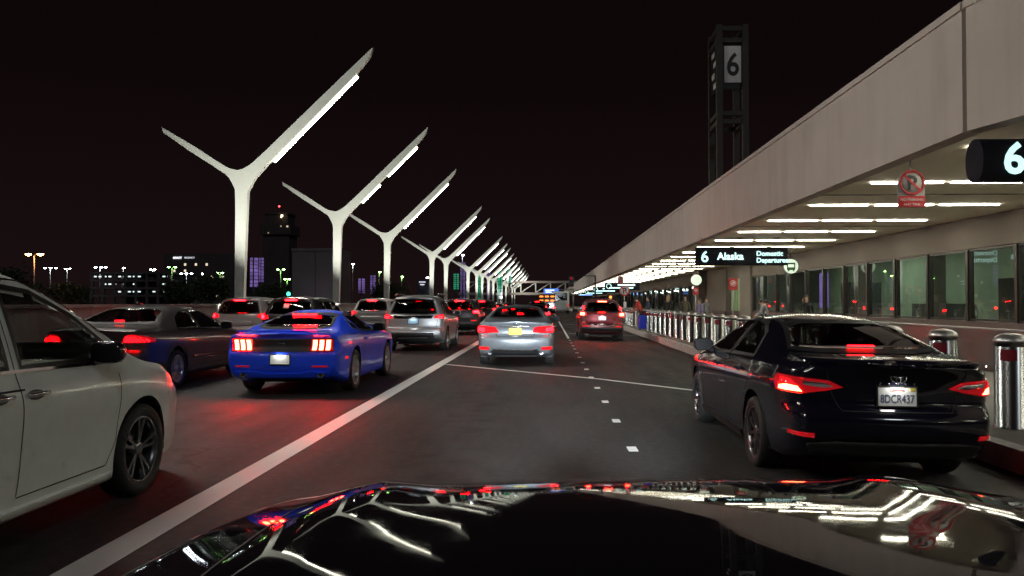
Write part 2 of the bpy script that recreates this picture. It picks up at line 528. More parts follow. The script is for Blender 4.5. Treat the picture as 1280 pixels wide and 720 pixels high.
def mirror_glass(root, p, sg, m_body, s=1.0):
    """door mirror: shell with a flat rear-facing glass and a foot"""
    bm = BM(); rings = []
    for (y, k) in ((0, .86), (.02, 1), (.07, .97), (.12, .8), (.155, .45), (.165, .1)):
        ring = []
        for j in range(20):
            t = 2 * PI * j / 20; c, q = math.cos(t), math.sin(t)
            ring.append(bm.verts.new((sg * (.115 + math.copysign(abs(c) ** .6, c) * .115 * k * s), y * s, math.copysign(abs(q) ** .65, q) * .078 * k * s + .02)))
        rings.append(ring)
    for a, b in zip(rings, rings[1:]):
        for j in range(20): f = bm.faces.new((a[j], a[(j + 1) % 20], b[(j + 1) % 20], b[j])); f.smooth = True
    bm.faces.new(rings[0]).material_index = 1; bm.faces.new(rings[-1])
    cyl(bm, (-sg * .03, .08, -.055), (sg * .10, .06, -.02), .03, .022, 10, mi=2)
    bmesh.ops.recalc_face_normals(bm, faces=bm.faces)
    return obj('wing_mirror', bm, [m_body, M['mirror_face'], M['black']], root, loc=p)

def plate(root, loc, text, m_ink=None, w=.31, h=.155, tilt=0, m_back=None, lamp=None, sticker=False):
    bm = BM(); box(bm, (0, 0, 0), (w, .012, h), bevel=.004)
    p = obj('license_plate', bm, m_back or M['plate'], root, loc=loc); p.rotation_euler = (tilt, 0, 0)
    bm = BM()
    for sx in (-1, 1): box(bm, (sx * (w / 2 + .004), -.002, 0), (.01, .018, h + .02))
    for sz in (-1, 1): box(bm, (0, -.002, sz * (h / 2 + .004)), (w - .002, .018, .01))
    obj('plate_frame', bm, M['black'], p)
    if text:
        lettering(text, .095, m_ink or M['plate_ink'], p, (0, -.0075, -.05), align='CENTER', depth=.0012, sx=.70)
        lettering('California', .03, M['sign_red'], p, (0, -.0075, .044), align='CENTER', depth=.001)
    if sticker:
        bm = BM(); box(bm, (w / 2 - .03, -.0075, h / 2 - .02), (.04, .002, .026)); obj('sticker', bm, M['plate_yellow'], p)
    if lamp:
        light('plate_lamp', 'AREA', (loc[0], loc[1] - .035, loc[2] + h / 2 + .03), lamp, (1, .97, .9), aim=(loc[0], loc[1] + .01, loc[2] - .05), parent=root, size=.12, shape='RECTANGLE', size_y=.03)
    return p

def seats(root, xs, y, z, m, h=.62, headrest=True, w=.46, tilt=-.2):
    for x in xs:
        bm = BM(); rt = Matrix.Rotation(tilt * -1, 3, 'X')
        box(bm, (x, y, z + h / 2), (w, .13, h), rot=rt, bevel=.045)
        box(bm, (x, y + .28, z + .02), (w, .5, .14), bevel=.05)
        if headrest:
            box(bm, (x, y - .1, z + h + .12), (w * .52, .09, .16), rot=rt, bevel=.035)
            for q in (-.05, .05): cyl(bm, (x + q, y - .07, z + h - .03), (x + q, y - .095, z + h + .08), .008, seg=6)
        obj('seat', bm, m, root, smooth=True, angle=40)

def window(sh, root, name, poly, how, mirror, m, seal=.035, hole=True):
    if hole: sh.cut_window(poly, how, mirror)
    o = obj(name, sh.patch(poly, how, off=.003, mirror=mirror, rim=.006), m, root)
    bm = sh.ribbon(poly, how, seal, off=.0055, mirror=mirror, closed=True)
    obj('window_seal', bm, M['black'], o)
    return o

def both(fn):
    for mir in (False, True): fn(mir)

def make_car(name, label, sp, X, Y, rz=0, step=.035, group='cars queuing on the terminal road', cat='car'):
    root = thing(name, label, cat, (X, Y, 0), rz, group)
    sh = Shell(sp, step)
    pm = sp['paint']; r = sp['r']
    gl = sp.get('glass', M['glass'])
    sh.cut_arches(sp['axles'], r + sp.get('gap', .055), r + .01)
    lens_cell = .03 if step < .05 else .06
    for wn in sp.get('side_windows', []):
        both(lambda mir: window(sh, root, 'side_window', wn, 'side', mir, sp.get('side_glass', gl)))
    if 'rear_window' in sp: window(sh, root, 'rear_window', [(-x, z) for x, z in sp['rear_window']] + sp['rear_window'][::-1], 'rear', False, gl)
    if 'windshield' in sp: window(sh, root, 'windshield', [(-x, z) for x, z in sp['windshield']] + sp['windshield'][::-1], 'front', False, M['glass_mid'])
    # wheel housings
    for yc in sp['axles']:
        for sg in (1, -1):
            bm = BM(); xo = sp['W'] * .965; xi = sp['W'] * .55; rad = r + sp.get('gap', .055) + .012
            A, B = [], []
            for k in range(25):
                t = PI * 1.12 * k / 24 - PI * .06
                A.append(bm.verts.new((sg * (xo - .02), yc + math.cos(t) * rad, r + .01 + math.sin(t) * rad))); B.append(bm.verts.new((sg * xi, yc + math.cos(t) * rad, r + .01 + math.sin(t) * rad)))
            for k in range(24): bm.faces.new((A[k], A[k + 1], B[k + 1], B[k]))
            bm.faces.new(B)
            obj('wheel_housing', bm, M['under'], root)
    # trim laid on the body
    for nm, poly, how, mkey, off, mir in sp.get('patches', []):
        m = M[mkey] if isinstance(mkey, str) else mkey
        for mm in ((False, True) if mir == 'both' else (False,)):
            o = obj(nm.split('>')[-1], sh.patch(poly, how, off=off, cell=lens_cell, mirror=mm, rim=max(.012, off + .004)), m, root)
            if nm.startswith('tail_light>') and root.get('_tl%d' % mm):
                o.parent = bpy.data.objects[root['_tl%d' % mm]]
            elif nm == 'tail_light': root['_tl%d' % mm] = o.name
    for k in ('_tl0', '_tl1'):
        if k in root: del root[k]
    for nm, line, how, w, mkey, off, mir in sp.get('ribbons', []):
        m = M[mkey] if isinstance(mkey, str) else mkey
        for mm in ((False, True) if mir == 'both' else (False,)):
            obj(nm, sh.ribbon(line, how, w, off=off, mirror=mm, cell=lens_cell), m, root)
    if 'mirror' in sp:
        y, z = sp['mirror']
        for sg in (1, -1):
            p, n = sh.hit(y, z, 'side'); mirror_glass(root, (sg * (p.x + .02), y, z + .03), sg, sp.get('mirror_mat', pm))
    for (y, z) in sp.get('handles', []):
        p, n = sh.hit(y, z, 'side')
        for sg in (1, -1):
            bm = BM(); x = sg * p.x
            tube(bm, [(x, y - .1, z), (x + sg * .03, y - .085, z + .002), (x + sg * .035, y, z + .004), (x + sg * .03, y + .085, z + .002), (x, y + .1, z)], [.012, .014, .015, .014, .012], 10)
            obj('door_handle', bm, sp.get('handle_mat', pm), root)
            cup = sh.patch([(y + .085 * math.cos(t), z - .004 + .032 * math.sin(t)) for t in [2 * PI * k / 14 for k in range(14)]], 'side', off=.002, mirror=sg < 0, rim=0)
            obj('handle_recess', cup, M['black'], root)
    # underbody pan
    bm = BM(); box(bm, (0, sp['L'] / 2, .24), (sp['W'] * 1.1, sp['L'] - .5, .05), bevel=.02); obj('underbody', bm, M['under'], root)
    b = obj('body', sh.bm, [pm], root, smooth=True, angle=38)
    add_wheels(root, sp['axles'], r, sp['W'] * .985, sp.get('rim', 'five'), sp.get('rim_mat'))
    return root, sh
# ------------------------------------------------------------------ the vehicles themselves
P = {
 'black': mat('black_paint', (.0045, .005, .011), .16, 0, coat=.6, spec=.3), 'grey': paint('dark_grey_paint', (.03, .024, .025), .2, .42),
 'white': paint('pearl_white_paint', (.84, .90, .85), .0, .3), 'white2': paint('white_paint', (.44, .42, .40), .05, .3),
 'blue': paint('vivid_blue_paint', (.014, .075, .95), .0, .35), 'silver': paint('silver_paint', (.38, .39, .40), .5, .34),
 'steel': paint('blue_silver_paint', (.22, .245, .27), .5, .33), 'dark': paint('charcoal_paint', (.03, .028, .03), .3, .3),
 'glow_dark_red': paint('glow_dark_red_paint', (.16, .015, .02), .35, .3), 'glow_red': paint('glow_red_paint', (.13, .035, .034), .3, .34), 'pale': paint('champagne_paint', (.5, .48, .46), .4, .33),  # brake-lamp glow on the small suv is put into its two reds
}

def sedan(**kw):
    d = dict(L=4.88, W=.92, r=.335, axles=(1.08, 3.90), roofw=.56, roofz=1.445, beltmid=.97, deck_in=.06,
      top=[(0, 1.06), (.10, 1.085), (.5, 1.095), (.62, 1.115), (1.0, 1.262), (1.45, 1.392), (1.95, 1.443), (2.45, 1.435), (2.85, 1.36), (3.3, 1.17), (3.72, .995), (4.3, .92), (4.72, .80), (4.88, .66)],
      belt=[(0, .98), (.4, 1.01), (1.5, .985), (3.5, .92), (4.3, .84), (4.72, .72), (4.88, .58)],
      halfw=[(0, .79), (.04, .825), (.15, .868), (.5, .905), (1.4, .92), (3.6, .92), (4.3, .885), (4.65, .79), (4.80, .70), (4.88, .60)],
      bottom=[(0, .30), (.4, .22), (1, .18), (4, .18), (4.6, .2), (4.88, .27)],
      rear_off=[(.28, .12), (.40, .06), (.50, .0), (.60, -.01), (.66, .02), (.72, .10), (.80, .10), (.92, .075), (1.02, .02), (1.08, -.01)],
      front_off=[(.25, .06), (.4, 0), (.6, .02), (.75, .1)],
      side_windows=[[(1.18, 1.035), (1.42, 1.25), (1.72, 1.345), (2.05, 1.375), (2.09, 1.02)], [(2.17, 1.015), (2.14, 1.375), (2.5, 1.37), (2.78, 1.31), (3.12, 1.14), (3.28, .985)]],
      rear_window=[(.34, 1.372), (.50, 1.335), (.635, 1.14), (.40, 1.125)],
      windshield=[(.36, 1.36), (.50, 1.33), (.66, 1.02), (.36, 1.005)],
      mirror=(3.05, 1.0), handles=[(1.55, .90), (2.55, .875)], rim='five', paint=P['black'])
    d.update(kw); return d

def suv(**kw):
    d = dict(L=4.60, W=.92, r=.36, axles=(.93, 3.62), roofw=.60, roofz=1.68, beltmid=1.05, deck_in=.06, rear_fall=1.3, rear_crown=.09,
      top=[(0, 1.60), (.06, 1.635), (.5, 1.668), (1.3, 1.685), (2.1, 1.67), (2.5, 1.60), (3.0, 1.33), (3.42, 1.10), (4.0, 1.04), (4.42, .93), (4.60, .76)],
      belt=[(0, 1.10), (.5, 1.09), (1.5, 1.05), (3.3, 1.02), (4.0, .97), (4.4, .85), (4.60, .66)],
      halfw=[(0, .80), (.04, .83), (.15, .875), (.5, .91), (1.2, .92), (3.4, .92), (4.0, .89), (4.4, .80), (4.55, .70), (4.60, .62)],
      bottom=[(0, .36), (.4, .26), (1, .22), (3.8, .22), (4.4, .26), (4.60, .33)],
      rear_off=[(.3, .12), (.42, .04), (.52, -.02), (.66, -.02), (.72, .05), (.95, .07), (1.08, .08), (1.2, .14), (1.4, .25), (1.54, .30), (1.60, .20), (1.64, .16)],
      front_off=[(.25, .06), (.5, 0), (.8, .04), (1.0, .15)],
      side_windows=[[(.62, 1.17), (.72, 1.50), (1.02, 1.53), (1.02, 1.14)], [(1.10, 1.135), (1.10, 1.535), (1.86, 1.55), (1.88, 1.10)], [(1.96, 1.095), (1.94, 1.55), (2.36, 1.52), (2.78, 1.28), (2.98, 1.08)]],
      rear_window=[(.30, 1.55), (.55, 1.52), (.66, 1.17), (.40, 1.14)],
      windshield=[(.36, 1.58), (.52, 1.54), (.68, 1.16), (.36, 1.13)],
      mirror=(2.80, 1.10), handles=[(1.35, 1.0), (2.2, .98)], rim='five', paint=P['white2'])
    d.update(kw); return d

# --- black four-door saloon at the kerb
camry = sedan(halfw=[(0, .735), (.04, .775), (.15, .825), (.5, .885), (1.2, .92), (3.6, .92), (4.3, .885), (4.65, .79), (4.80, .70), (4.88, .60)], axles=(1.0, 3.83), paint=P['black'], rim='ten', rim_mat=M['alloy_dark'], glass=M['glass'], mirror_mat=M['gloss_black'],
  patches=[
   ('tail_light', [(.40, .865), (.50, .915), (.70, .935), (.92, .945), (.955, .90), (.93, .81), (.72, .80), (.52, .835)], ('ob', 22), 'red_dim', .012, 'both'),
   ('tail_light>reverse_lens', [(.47, .870), (.53, .90), (.70, .912), (.70, .880), (.55, .862)], ('ob', 22), 'clear_lens', .018, 'both'),
   ('tail_light>bulb', [(.71, .818), (.74, .862), (.83, .870), (.895, .855), (.90, .824)], ('ob', 22), 'brake_mid', .018, 'both'),
   ('tail_light>bulb', [(.745, .875), (.80, .915), (.885, .925), (.89, .885), (.80, .872)], ('ob', 22), 'red_lens', .018, 'both'),
   ('reflector', [(.62, .455), (.62, .49), (.83, .495), (.83, .465)], ('ob', 18), 'red_dim', .008, 'both'),
   ('bumper', [(-.66, .30), (-.70, .40), (-.50, .425), (.50, .425), (.70, .40), (.66, .30)], 'rear', 'black', .014, None),
   ('trunk_spoiler', [(-.70, 1.045), (-.70, 1.085), (.70, 1.085), (.70, 1.045)], 'rear', P['black'], .03, None),
   ('sill_trim', [(1.5, .21), (1.5, .28), (3.45, .28), (3.45, .21)], 'side', 'black', .012, 'both'),
  ],
  ribbons=[
   ('trunk_seam', [(-.56, 1.0), (-.50, .80), (-.44, .675), (.44, .675), (.50, .80), (.56, 1.0)], 'rear', .008, 'under', .003, None),
   ('door_seam', [(2.12, .98), (2.12, .35), (3.22, .35), (3.36, .60), (3.33, .93)], 'side', .008, 'under', .002, 'both'),
   ('door_seam', [(2.12, .35), (1.52, .35), (1.35, .62), (1.15, .80), (1.14, 1.0)], 'side', .008, 'under', .002, 'both'),
   ('window_trim', [(1.14, 1.02), (2.2, .995), (3.3, .965)], 'side', .014, 'chrome', .006, 'both'),
   ('bumper_strip', [(-.5, .432), (.5, .432)], 'rear', .012, 'chrome', .016, None),
  ])
root, sh = make_car('parked_car', 'black four-door saloon stopped at the kerb beside the near steel bollards', camry, 2.82, 6.66, step=.03, group='cars queuing on the terminal road'); root.location.z = -.065; root.rotation_euler.y = R(.8)
def rear_y(sh, x, z): return sh.hit(x, z, 'rear')[0].y
plate(root, (0, rear_y(sh, 0, .80) - .012, .80), '8DCR437', lamp=.35, sticker=True, tilt=-.05)
bm = BM(); box(bm, (0, 0, 0), (.235, .014, .009), bevel=.003); o = obj('brake_light', bm, M['brake_soft'], root, loc=(0, rear_y(sh, 0, 1.165) - .02, 1.172))
bm = BM()                        # oval badge of three ellipses
for (rx, rz_, cz) in ((.062, .042, 0), (.022, .040, .0), (.040, .017, .016)):
    tube(bm, [(rx * math.cos(t), 0, cz + rz_ * math.sin(t)) for t in [2 * PI * k / 24 for k in range(25)]], .0055, 6)
obj('badge', bm, M['chrome'], root, loc=(0, rear_y(sh, 0, .945) - .008, .955))
for i, ch in enumerate('CAMRY'):
    lettering(ch, .034, M['chrome'], root, (-.135 + i * .067, rear_y(sh, 0, .89) - .006, .885), align='CENTER', depth=.002)
seats(root, (-.38, .38), 2.25, .35, M['seat'], .62); seats(root, (-.42, 0, .42), 1.45, .40, M['seat'], .52)
for sx in (-.62, .62):
    bm = BM(); cyl(bm, (sx, .12, .34), (sx, .30, .34), .038, .038, 14); cyl(bm, (sx, .118, .34), (sx, .2, .34), .03, .03, 14, mi=1)
    obj('exhaust_tip', bm, [M['chrome'], M['under']], root)

# --- white minivan beside us
van = dict(L=5.16, W=.995, r=.355, axles=(1.06, 4.06), roofw=.72, roofz=1.79, beltmid=1.06, deck_in=.06, rear_fall=1.2, rear_crown=.1, tuck=.95,
  top=[(0, 1.70), (.06, 1.73), (.6, 1.78), (1.8, 1.80), (2.5, 1.785), (2.9, 1.73), (3.25, 1.60), (3.65, 1.39), (4.06, 1.13), (4.25, 1.065), (4.7, .99), (5.02, .86), (5.16, .70)],
  belt=[(0, 1.10), (.5, 1.09), (1.5, 1.055), (3.3, 1.035), (4.0, 1.0), (4.5, .93), (4.95, .78), (5.16, .60)],
  halfw=[(0, .86), (.05, .89), (.2, .94), (.6, .98), (1.2, .995), (4.0, .995), (4.45, .97), (4.8, .89), (5.02, .77), (5.16, .60)],
  bottom=[(0, .34), (.4, .24), (1, .19), (4.2, .19), (4.9, .2), (5.16, .26)],
  rear_off=[(.3, .1), (.5, 0), (.7, .02), (1.1, .04), (1.5, .16), (1.66, .12)], front_off=[(.25, .05), (.45, 0), (.7, .05), (.95, .16)],
  side_windows=[[(.75, 1.16), (.85, 1.52), (1.62, 1.56), (1.62, 1.11)], [(1.72, 1.12), (1.72, 1.61), (2.54, 1.605), (2.54, 1.10)], [(2.66, 1.10), (2.66, 1.60), (2.98, 1.565), (3.38, 1.40), (3.76, 1.14), (3.76, 1.09)]],
  windshield=[(.42, 1.66), (.60, 1.60), (.78, 1.22), (.40, 1.17)], rear_window=[(.35, 1.55), (.58, 1.52), (.70, 1.18), (.4, 1.15)],
  side_glass=M['glass_clear'], mirror=(3.36, 1.10), mirror_mat=M['gloss_black'], handles=[(2.40, .94), (2.73, .935)], handle_mat=M['chrome'],
  rim='twin', rim_mat=M['alloy_dark'], paint=P['white'], gap=.05,
  patches=[
   ('headlight', [(.66, .86), (.76, .91), (1.02, .90), (1.10, .82), (1.05, .74), (.80, .72)], ('of', 40), 'clear_lens', .01, 'both'),
   ('marker_light', [(.96, .655), (.96, .715), (1.06, .72), (1.06, .66)], ('of', 45), 'amber', .012, 'both'),
   ('sill_trim', [(1.5, .215), (1.5, .275), (3.62, .275), (3.62, .215)], 'side', P['white'], .02, 'both'),
   ('bumper', [(-.7, .3), (-.7, .44), (.7, .44), (.7, .3)], 'front', 'black', .012, None),
   ('grille', [(-.55, .52), (-.6, .66), (.6, .66), (.55, .52)], 'front', 'gloss_black', .01, None),
  ],
  ribbons=[
   ('door_seam', [(2.60, 1.62), (2.60, .62), (2.58, .34)], 'side', .009, 'under', .002, 'both'),
   ('door_seam', [(2.58, .33), (3.55, .33), (3.66, .5), (3.72, .98)], 'side', .008, 'under', .002, 'both'),
   ('door_rail', [(.95, .99), (2.64, .97)], 'side', .012, 'under', .002, 'both'),
   ('window_trim', [(.75, 1.10), (2.7, 1.08), (3.82, 1.06)], 'side', .02, 'chrome', .007, 'both'),
   ('roof_trim', [(2.2, 1.675), (2.9, 1.635), (3.3, 1.50), (3.7, 1.27)], 'side', .012, 'chrome', .008, 'both'),
  ])
root, sh = make_car('minivan', 'pearl white minivan with chrome door handles beside the thick white lane line', van, -4.14, 2.08, step=.03, cat='van')
seats(root, (-.45, .45), 2.55, .45, M['seat'], .66)
bm = BM(); box(bm, (0, 3.75, .98), (1.5, .5, .16), bevel=.06); obj('dashboard', bm, M['black'], root, smooth=True)
bm = BM(); tube(bm, [(-.42 + .18 * math.cos(t), 3.35 + .06 * math.sin(t), 1.02 + .17 * math.sin(t)) for t in [2 * PI * k / 24 for k in range(25)]], .015, 8); obj('steering_wheel', bm, M['black'], root)

# --- vivid blue coupe
coupe = sedan(L=4.78, W=.955, r=.35, axles=(1.04, 3.76), roofw=.54, roofz=1.375, beltmid=.99, rear_crown=.08, deck_in=.07,
  top=[(0, 1.015), (.06, 1.035), (.22, 1.04), (.42, 1.06), (.9, 1.19), (1.4, 1.31), (1.95, 1.372), (2.35, 1.355), (2.7, 1.27), (3.05, 1.11), (3.32, .985), (3.9, .94), (4.5, .86), (4.78, .70)],
  belt=[(0, .955), (.5, .985), (1.2, .985), (2.2, .945), (3.3, .92), (4.1, .87), (4.5, .80), (4.78, .60)],
  halfw=[(0, .86), (.03, .885), (.12, .915), (.5, .945), (1.1, .955), (2.2, .93), (3.6, .945), (4.3, .92), (4.65, .82), (4.78, .70)],
  bottom=[(0, .30), (.4, .22), (1, .17), (4, .16), (4.5, .18), (4.78, .24)],
  rear_off=[(.26, .12), (.36, .05), (.48, -.01), (.62, -.02), (.70, .0), (.745, .045), (.80, .06), (.92, .045), (.96, .02), (1.0, -.03), (1.03, -.03)],
  side_windows=[[(1.62, 1.02), (1.66, 1.27), (2.0, 1.305), (2.30, 1.28), (2.62, 1.13), (2.78, .985), (2.2, .98)]],
  rear_window=[(.34, 1.30), (.50, 1.265), (.60, 1.10), (.40, 1.075)],
  windshield=[(.34, 1.30), (.48, 1.27), (.62, 1.02), (.36, 1.0)],
  mirror=(2.62, .985), mirror_mat=M['black'], handles=[(1.78, .86)], rim='multi', paint=P['blue'], glass=M['glass'],
  patches=[
   ('tail_panel', [(-.82, .715), (-.82, .925), (.82, .925), (.82, .715)], 'rear', 'black', .006, None),
   ('bumper', [(-.72, .30), (-.76, .40), (-.5, .425), (-.22, .385), (.22, .385), (.5, .425), (.76, .40), (.72, .30)], 'rear', P['blue'], .02, None),
   ('reflector', [(.50, .478), (.50, .50), (.74, .50), (.74, .478)], 'rear', 'red_dim', .008, 'both'),
   ('side_marker', [(.36, .58), (.36, .62), (.50, .62), (.50, .58)], 'side', 'red_lens', .008, 'both'),
   ('quarter_window', [(1.22, 1.06), (1.52, 1.23), (1.54, 1.02)], 'side', 'gloss_black', .006, 'both'),
  ],
  ribbons=[
   ('trunk_seam', [(-.80, .93), (-.48, .93), (-.46, .70), (.46, .70), (.48, .93), (.80, .93)], 'rear', .008, 'under', .002, None),
   ('door_seam', [(1.60, .98), (1.62, .5), (1.72, .34), (2.85, .34), (2.98, .55), (2.94, .93)], 'side', .008, 'under', .002, 'both'),
   ('window_trim', [(1.25, 1.035), (2.8, .965)], 'side', .012, 'black', .006, 'both'),
  ])
root, sh = make_car('coupe', 'vivid blue two-door coupe with triple-bar tail lamps', coupe, -4.22, 12.55, step=.032)
for sx in (-1, 1):
    tl = obj('tail_light', sh.patch([(.475, .725), (.475, .915), (.81, .915), (.81, .725)], 'rear', off=.009, mirror=sx < 0), M['red_dim'], root)
    for k in range(3):
        x0 = .49 + k * .103
        obj('bulb', sh.patch([(x0, .735), (x0 + .015, .905), (x0 + .078, .905), (x0 + .063, .735)], 'rear', off=.016, cell=.03, mirror=sx < 0), M['brake_hot'], tl)
plate(root, (0, rear_y(sh, 0, .60) - .010, .60), None, lamp=.6, w=.31, h=.15)
bm = BM(); box(bm, (0, 0, 0), (.42, .02, .022), bevel=.004); obj('brake_light', bm, M['brake_soft'], root, loc=(0, rear_y(sh, 0, 1.27) - .02, 1.285))
bm = BM(); tube(bm, [(-.055, 0, .0), (-.03, 0, .014), (.0, 0, .008), (.03, 0, .02), (.055, 0, .008)], [.004, .009, .010, .009, .003], 6); tube(bm, [(-.03, 0, .01), (-.05, 0, -.018)], .005, 6); tube(bm, [(.02, 0, .01), (.04, 0, -.02)], .005, 6)
obj('badge', bm, M['chrome'], root, loc=(0, rear_y(sh, 0, .835) - .012, .835))
for sx in (-.62, .62):
    y = rear_y(sh, sx, .36); bm = BM(); cyl(bm, (sx, y - .03, .365), (sx, y + .2, .365), .055, .055, 18); cyl(bm, (sx, y - .032, .365), (sx, y + .1, .365), .044, .044, 18, mi=1); obj('exhaust_tip', bm, [M['chrome'], M['under']], root)
bm = BM(); lathe(bm, [(.012, -.02), (.006, .0), (.006, .05)], 'z', 8); box(bm, (0, 0, 0), (1.5, .10, .02), bevel=.008); obj('trunk_spoiler', bm, P['blue'], root, loc=(0, .07, 1.045))
seats(root, (-.36, .36), 2.0, .3, M['seat'], .58); seats(root, (-.33, .33), 1.35, .38, M['seat'], .42)

# --- dark grey saloon with dotted tail lamps
grey = sedan(paint=P['grey'], W=.925, roofz=1.47, rim='multi', glass=M['glass_clear'], side_glass=M['glass'], axles=(1.15, 3.98), L=4.98,
  top=[(0, 1.06), (.10, 1.09), (.5, 1.11), (.66, 1.13), (1.05, 1.29), (1.5, 1.42), (2.0, 1.468), (2.5, 1.46), (2.9, 1.38), (3.35, 1.19), (3.76, 1.01), (4.35, .93), (4.8, .80), (4.98, .66)],
  belt=[(0, .98), (.4, 1.02), (1.5, .99), (3.5, .93), (4.3, .85), (4.8, .72), (4.98, .58)],
  halfw=[(0, .79), (.04, .825), (.15, .868), (.5, .905), (1.4, .925), (3.6, .925), (4.3, .89), (4.7, .79), (4.9, .68), (4.98, .60)],
  bottom=[(0, .30), (.4, .22), (1, .18), (4, .18), (4.7, .2), (4.98, .27)],
  rear_window=[(.36, 1.40), (.52, 1.36), (.66, 1.155), (.40, 1.14)],
  patches=[('tail_light', [(.46, .84), (.50, .95), (.60, .985), (.80, .95), (.95, .90), (.96, .84)], ('ob', 24), 'red_dim', .012, 'both'),
           ('bumper', [(-.7, .29), (-.72, .38), (.72, .38), (.7, .29)], 'rear', 'black', .012, None),
           ('side_trim', [(1.75, .50), (1.75, .54), (3.5, .54), (3.5, .50)], 'side', P['grey'], .014, 'both')],
  ribbons=[('trunk_seam', [(-.60, 1.03), (-.44, .80), (-.42, .70), (.42, .70), (.44, .80), (.60, 1.03)], 'rear', .008, 'under', .003, None),
           ('door_seam', [(2.18, .98), (2.18, .35), (3.28, .35), (3.42, .60), (3.39, .93)], 'side', .008, 'under', .002, 'both'),
           ('door_seam', [(2.18, .35), (1.62, .35), (1.45, .62), (1.25, .80), (1.22, 1.0)], 'side', .008, 'under', .002, 'both'),
           ('window_trim', [(1.2, 1.03), (2.2, 1.005), (3.3, .975)], 'side', .014, 'chrome', .006, 'both')])
root, sh = make_car('saloon_car', 'dark grey four-door saloon with dotted red tail lamps and red-lit rear window', grey, -7.42, 12.70, step=.034)
for o in [c for c in root.children if c.name.startswith('tail_light')]:
    mir = o.data.vertices[0].co.x < 0
    bm = BM()
    for i in range(7):
        for j in range(4):
            u = .52 + i * .055 + (j % 2) * .0275; v = .862 + j * .026
            if v > .985 - max(0, u - .6) * .28 - .02 or u > .93: continue
            h, n = sh.hit(u, v, ('ob', 24), .018)
            cyl(bm, Vector((h.x * (-1 if mir else 1), h.y, h.z)), Vector((h.x * (-1 if mir else 1), h.y, h.z)) + Vector((n.x * (-1 if mir else 1), n.y, n.z)) * .004, .010, seg=8)
    obj('bulb', bm, M['brake_soft'], o)
plate(root, (0, rear_y(sh, 0, .80) - .012, .80), None)
bm = BM(); box(bm, (0, 0, 0), (.16, .03, .045), bevel=.004); obj('brake_light', bm, M['brake_low'], root, loc=(0, .86, 1.17))
seats(root, (-.38, .38), 2.35, .36, M['seat_light'], .64); seats(root, (-.40, .0, .40), 1.5, .40, M['seat_light'], .56)
bm = BM(); prism(bm, [(1.42, 1.452), (1.66, 1.462), (1.46, 1.52)], 'x', -.012, .012); obj('aerial_fin', bm, P['grey'], root, smooth=True)

# --- light blue silver saloon ahead of us
accord = sedan(paint=P['steel'], rim='five', glass=M['glass_mid'], side_glass=M['glass'], roofz=1.46,
  rear_off=[(.28, .10), (.38, .05), (.47, .0), (.62, -.02), (.69, .0), (.75, .07), (.82, .07), (.92, .05), (1.02, .0), (1.08, -.01)],
  patches=[
   ('tail_light', [(.36, .80), (.42, .93), (.66, .955), (.92, .955), (.955, .90), (.94, .80), (.66, .785)], ('ob', 20), 'red_lens', .012, 'both'),
   ('tail_light>bulb', [(.44, .83), (.46, .90), (.62, .92), (.62, .825)], ('ob', 20), 'red_lens', .018, 'both'),
   ('tail_light>bulb', [(.68, .825), (.68, .915), (.86, .92), (.88, .83)], ('ob', 20), 'brake_soft', .018, 'both'),
   ('reflector', [(.58, .40), (.56, .47), (.88, .475), (.88, .405)], ('ob', 18), 'red_lens', .01, 'both'),
   ('bumper', [(-.50, .28), (-.58, .36), (-.48, .415), (.48, .415), (.58, .36), (.50, .28)], 'rear', 'black', .012, None),
   ('trunk_trim', [(-.34, .925), (-.35, .958), (.35, .958), (.34, .925)], 'rear', 'chrome', .012, None)],
  ribbons=[
   ('trunk_seam', [(-.60, 1.02), (-.46, .80), (-.42, .70), (.42, .70), (.46, .80), (.60, 1.02)], 'rear', .01, 'under', .003, None),
   ('bumper_strip', [(-.52, .43), (-.46, .395), (.46, .395), (.52, .43)], 'rear', .02, 'chrome', .016, None),
   ('door_seam', [(2.12, .98), (2.12, .35), (3.22, .35), (3.36, .60), (3.33, .93)], 'side', .008, 'under', .002, 'both'),
   ('window_trim', [(1.14, 1.02), (2.2, .995), (3.3, .965)], 'side', .014, 'chrome', .006, 'both')], mirror_mat=M['black'])
root, sh = make_car('saloon_car', 'pale blue silver saloon with a yellow number plate straight ahead in our lane', accord, -.76, 18.6, step=.034)
plate(root, (0, rear_y(sh, 0, .825) - .012, .825), '6TRK201', m_back=M['plate_yellow'], m_ink=M['ink'], lamp=.25)
bm = BM()
for sg in (-1, 1): tube(bm, [(sg * .035, 0, .03), (sg * .027, 0, -.03)], .006, 6)
tube(bm, [(-.031, 0, .0), (.031, 0, 0)], .006, 6); box(bm, (0, .004, 0), (.1, .004, .085), bevel=.002, mi=1)
obj('badge', bm, [M['chrome'], M['ink']], root, loc=(0, rear_y(sh, 0, 1.0) - .01, 1.0))
for sg in (-1, 1):
    bm = BM(); cyl(bm, (sg * .60, .05, .335), (sg * .60, .3, .335), .05, .05, 16); cyl(bm, (sg * .60, .048, .335), (sg * .60, .2, .335), .04, .04, 16, mi=1); obj('exhaust_tip', bm, [M['chrome'], M['under']], root)
seats(root, (-.38, .38), 2.25, .35, M['seat'], .62); seats(root, (-.42, 0, .42), 1.45, .40, M['seat'], .52)

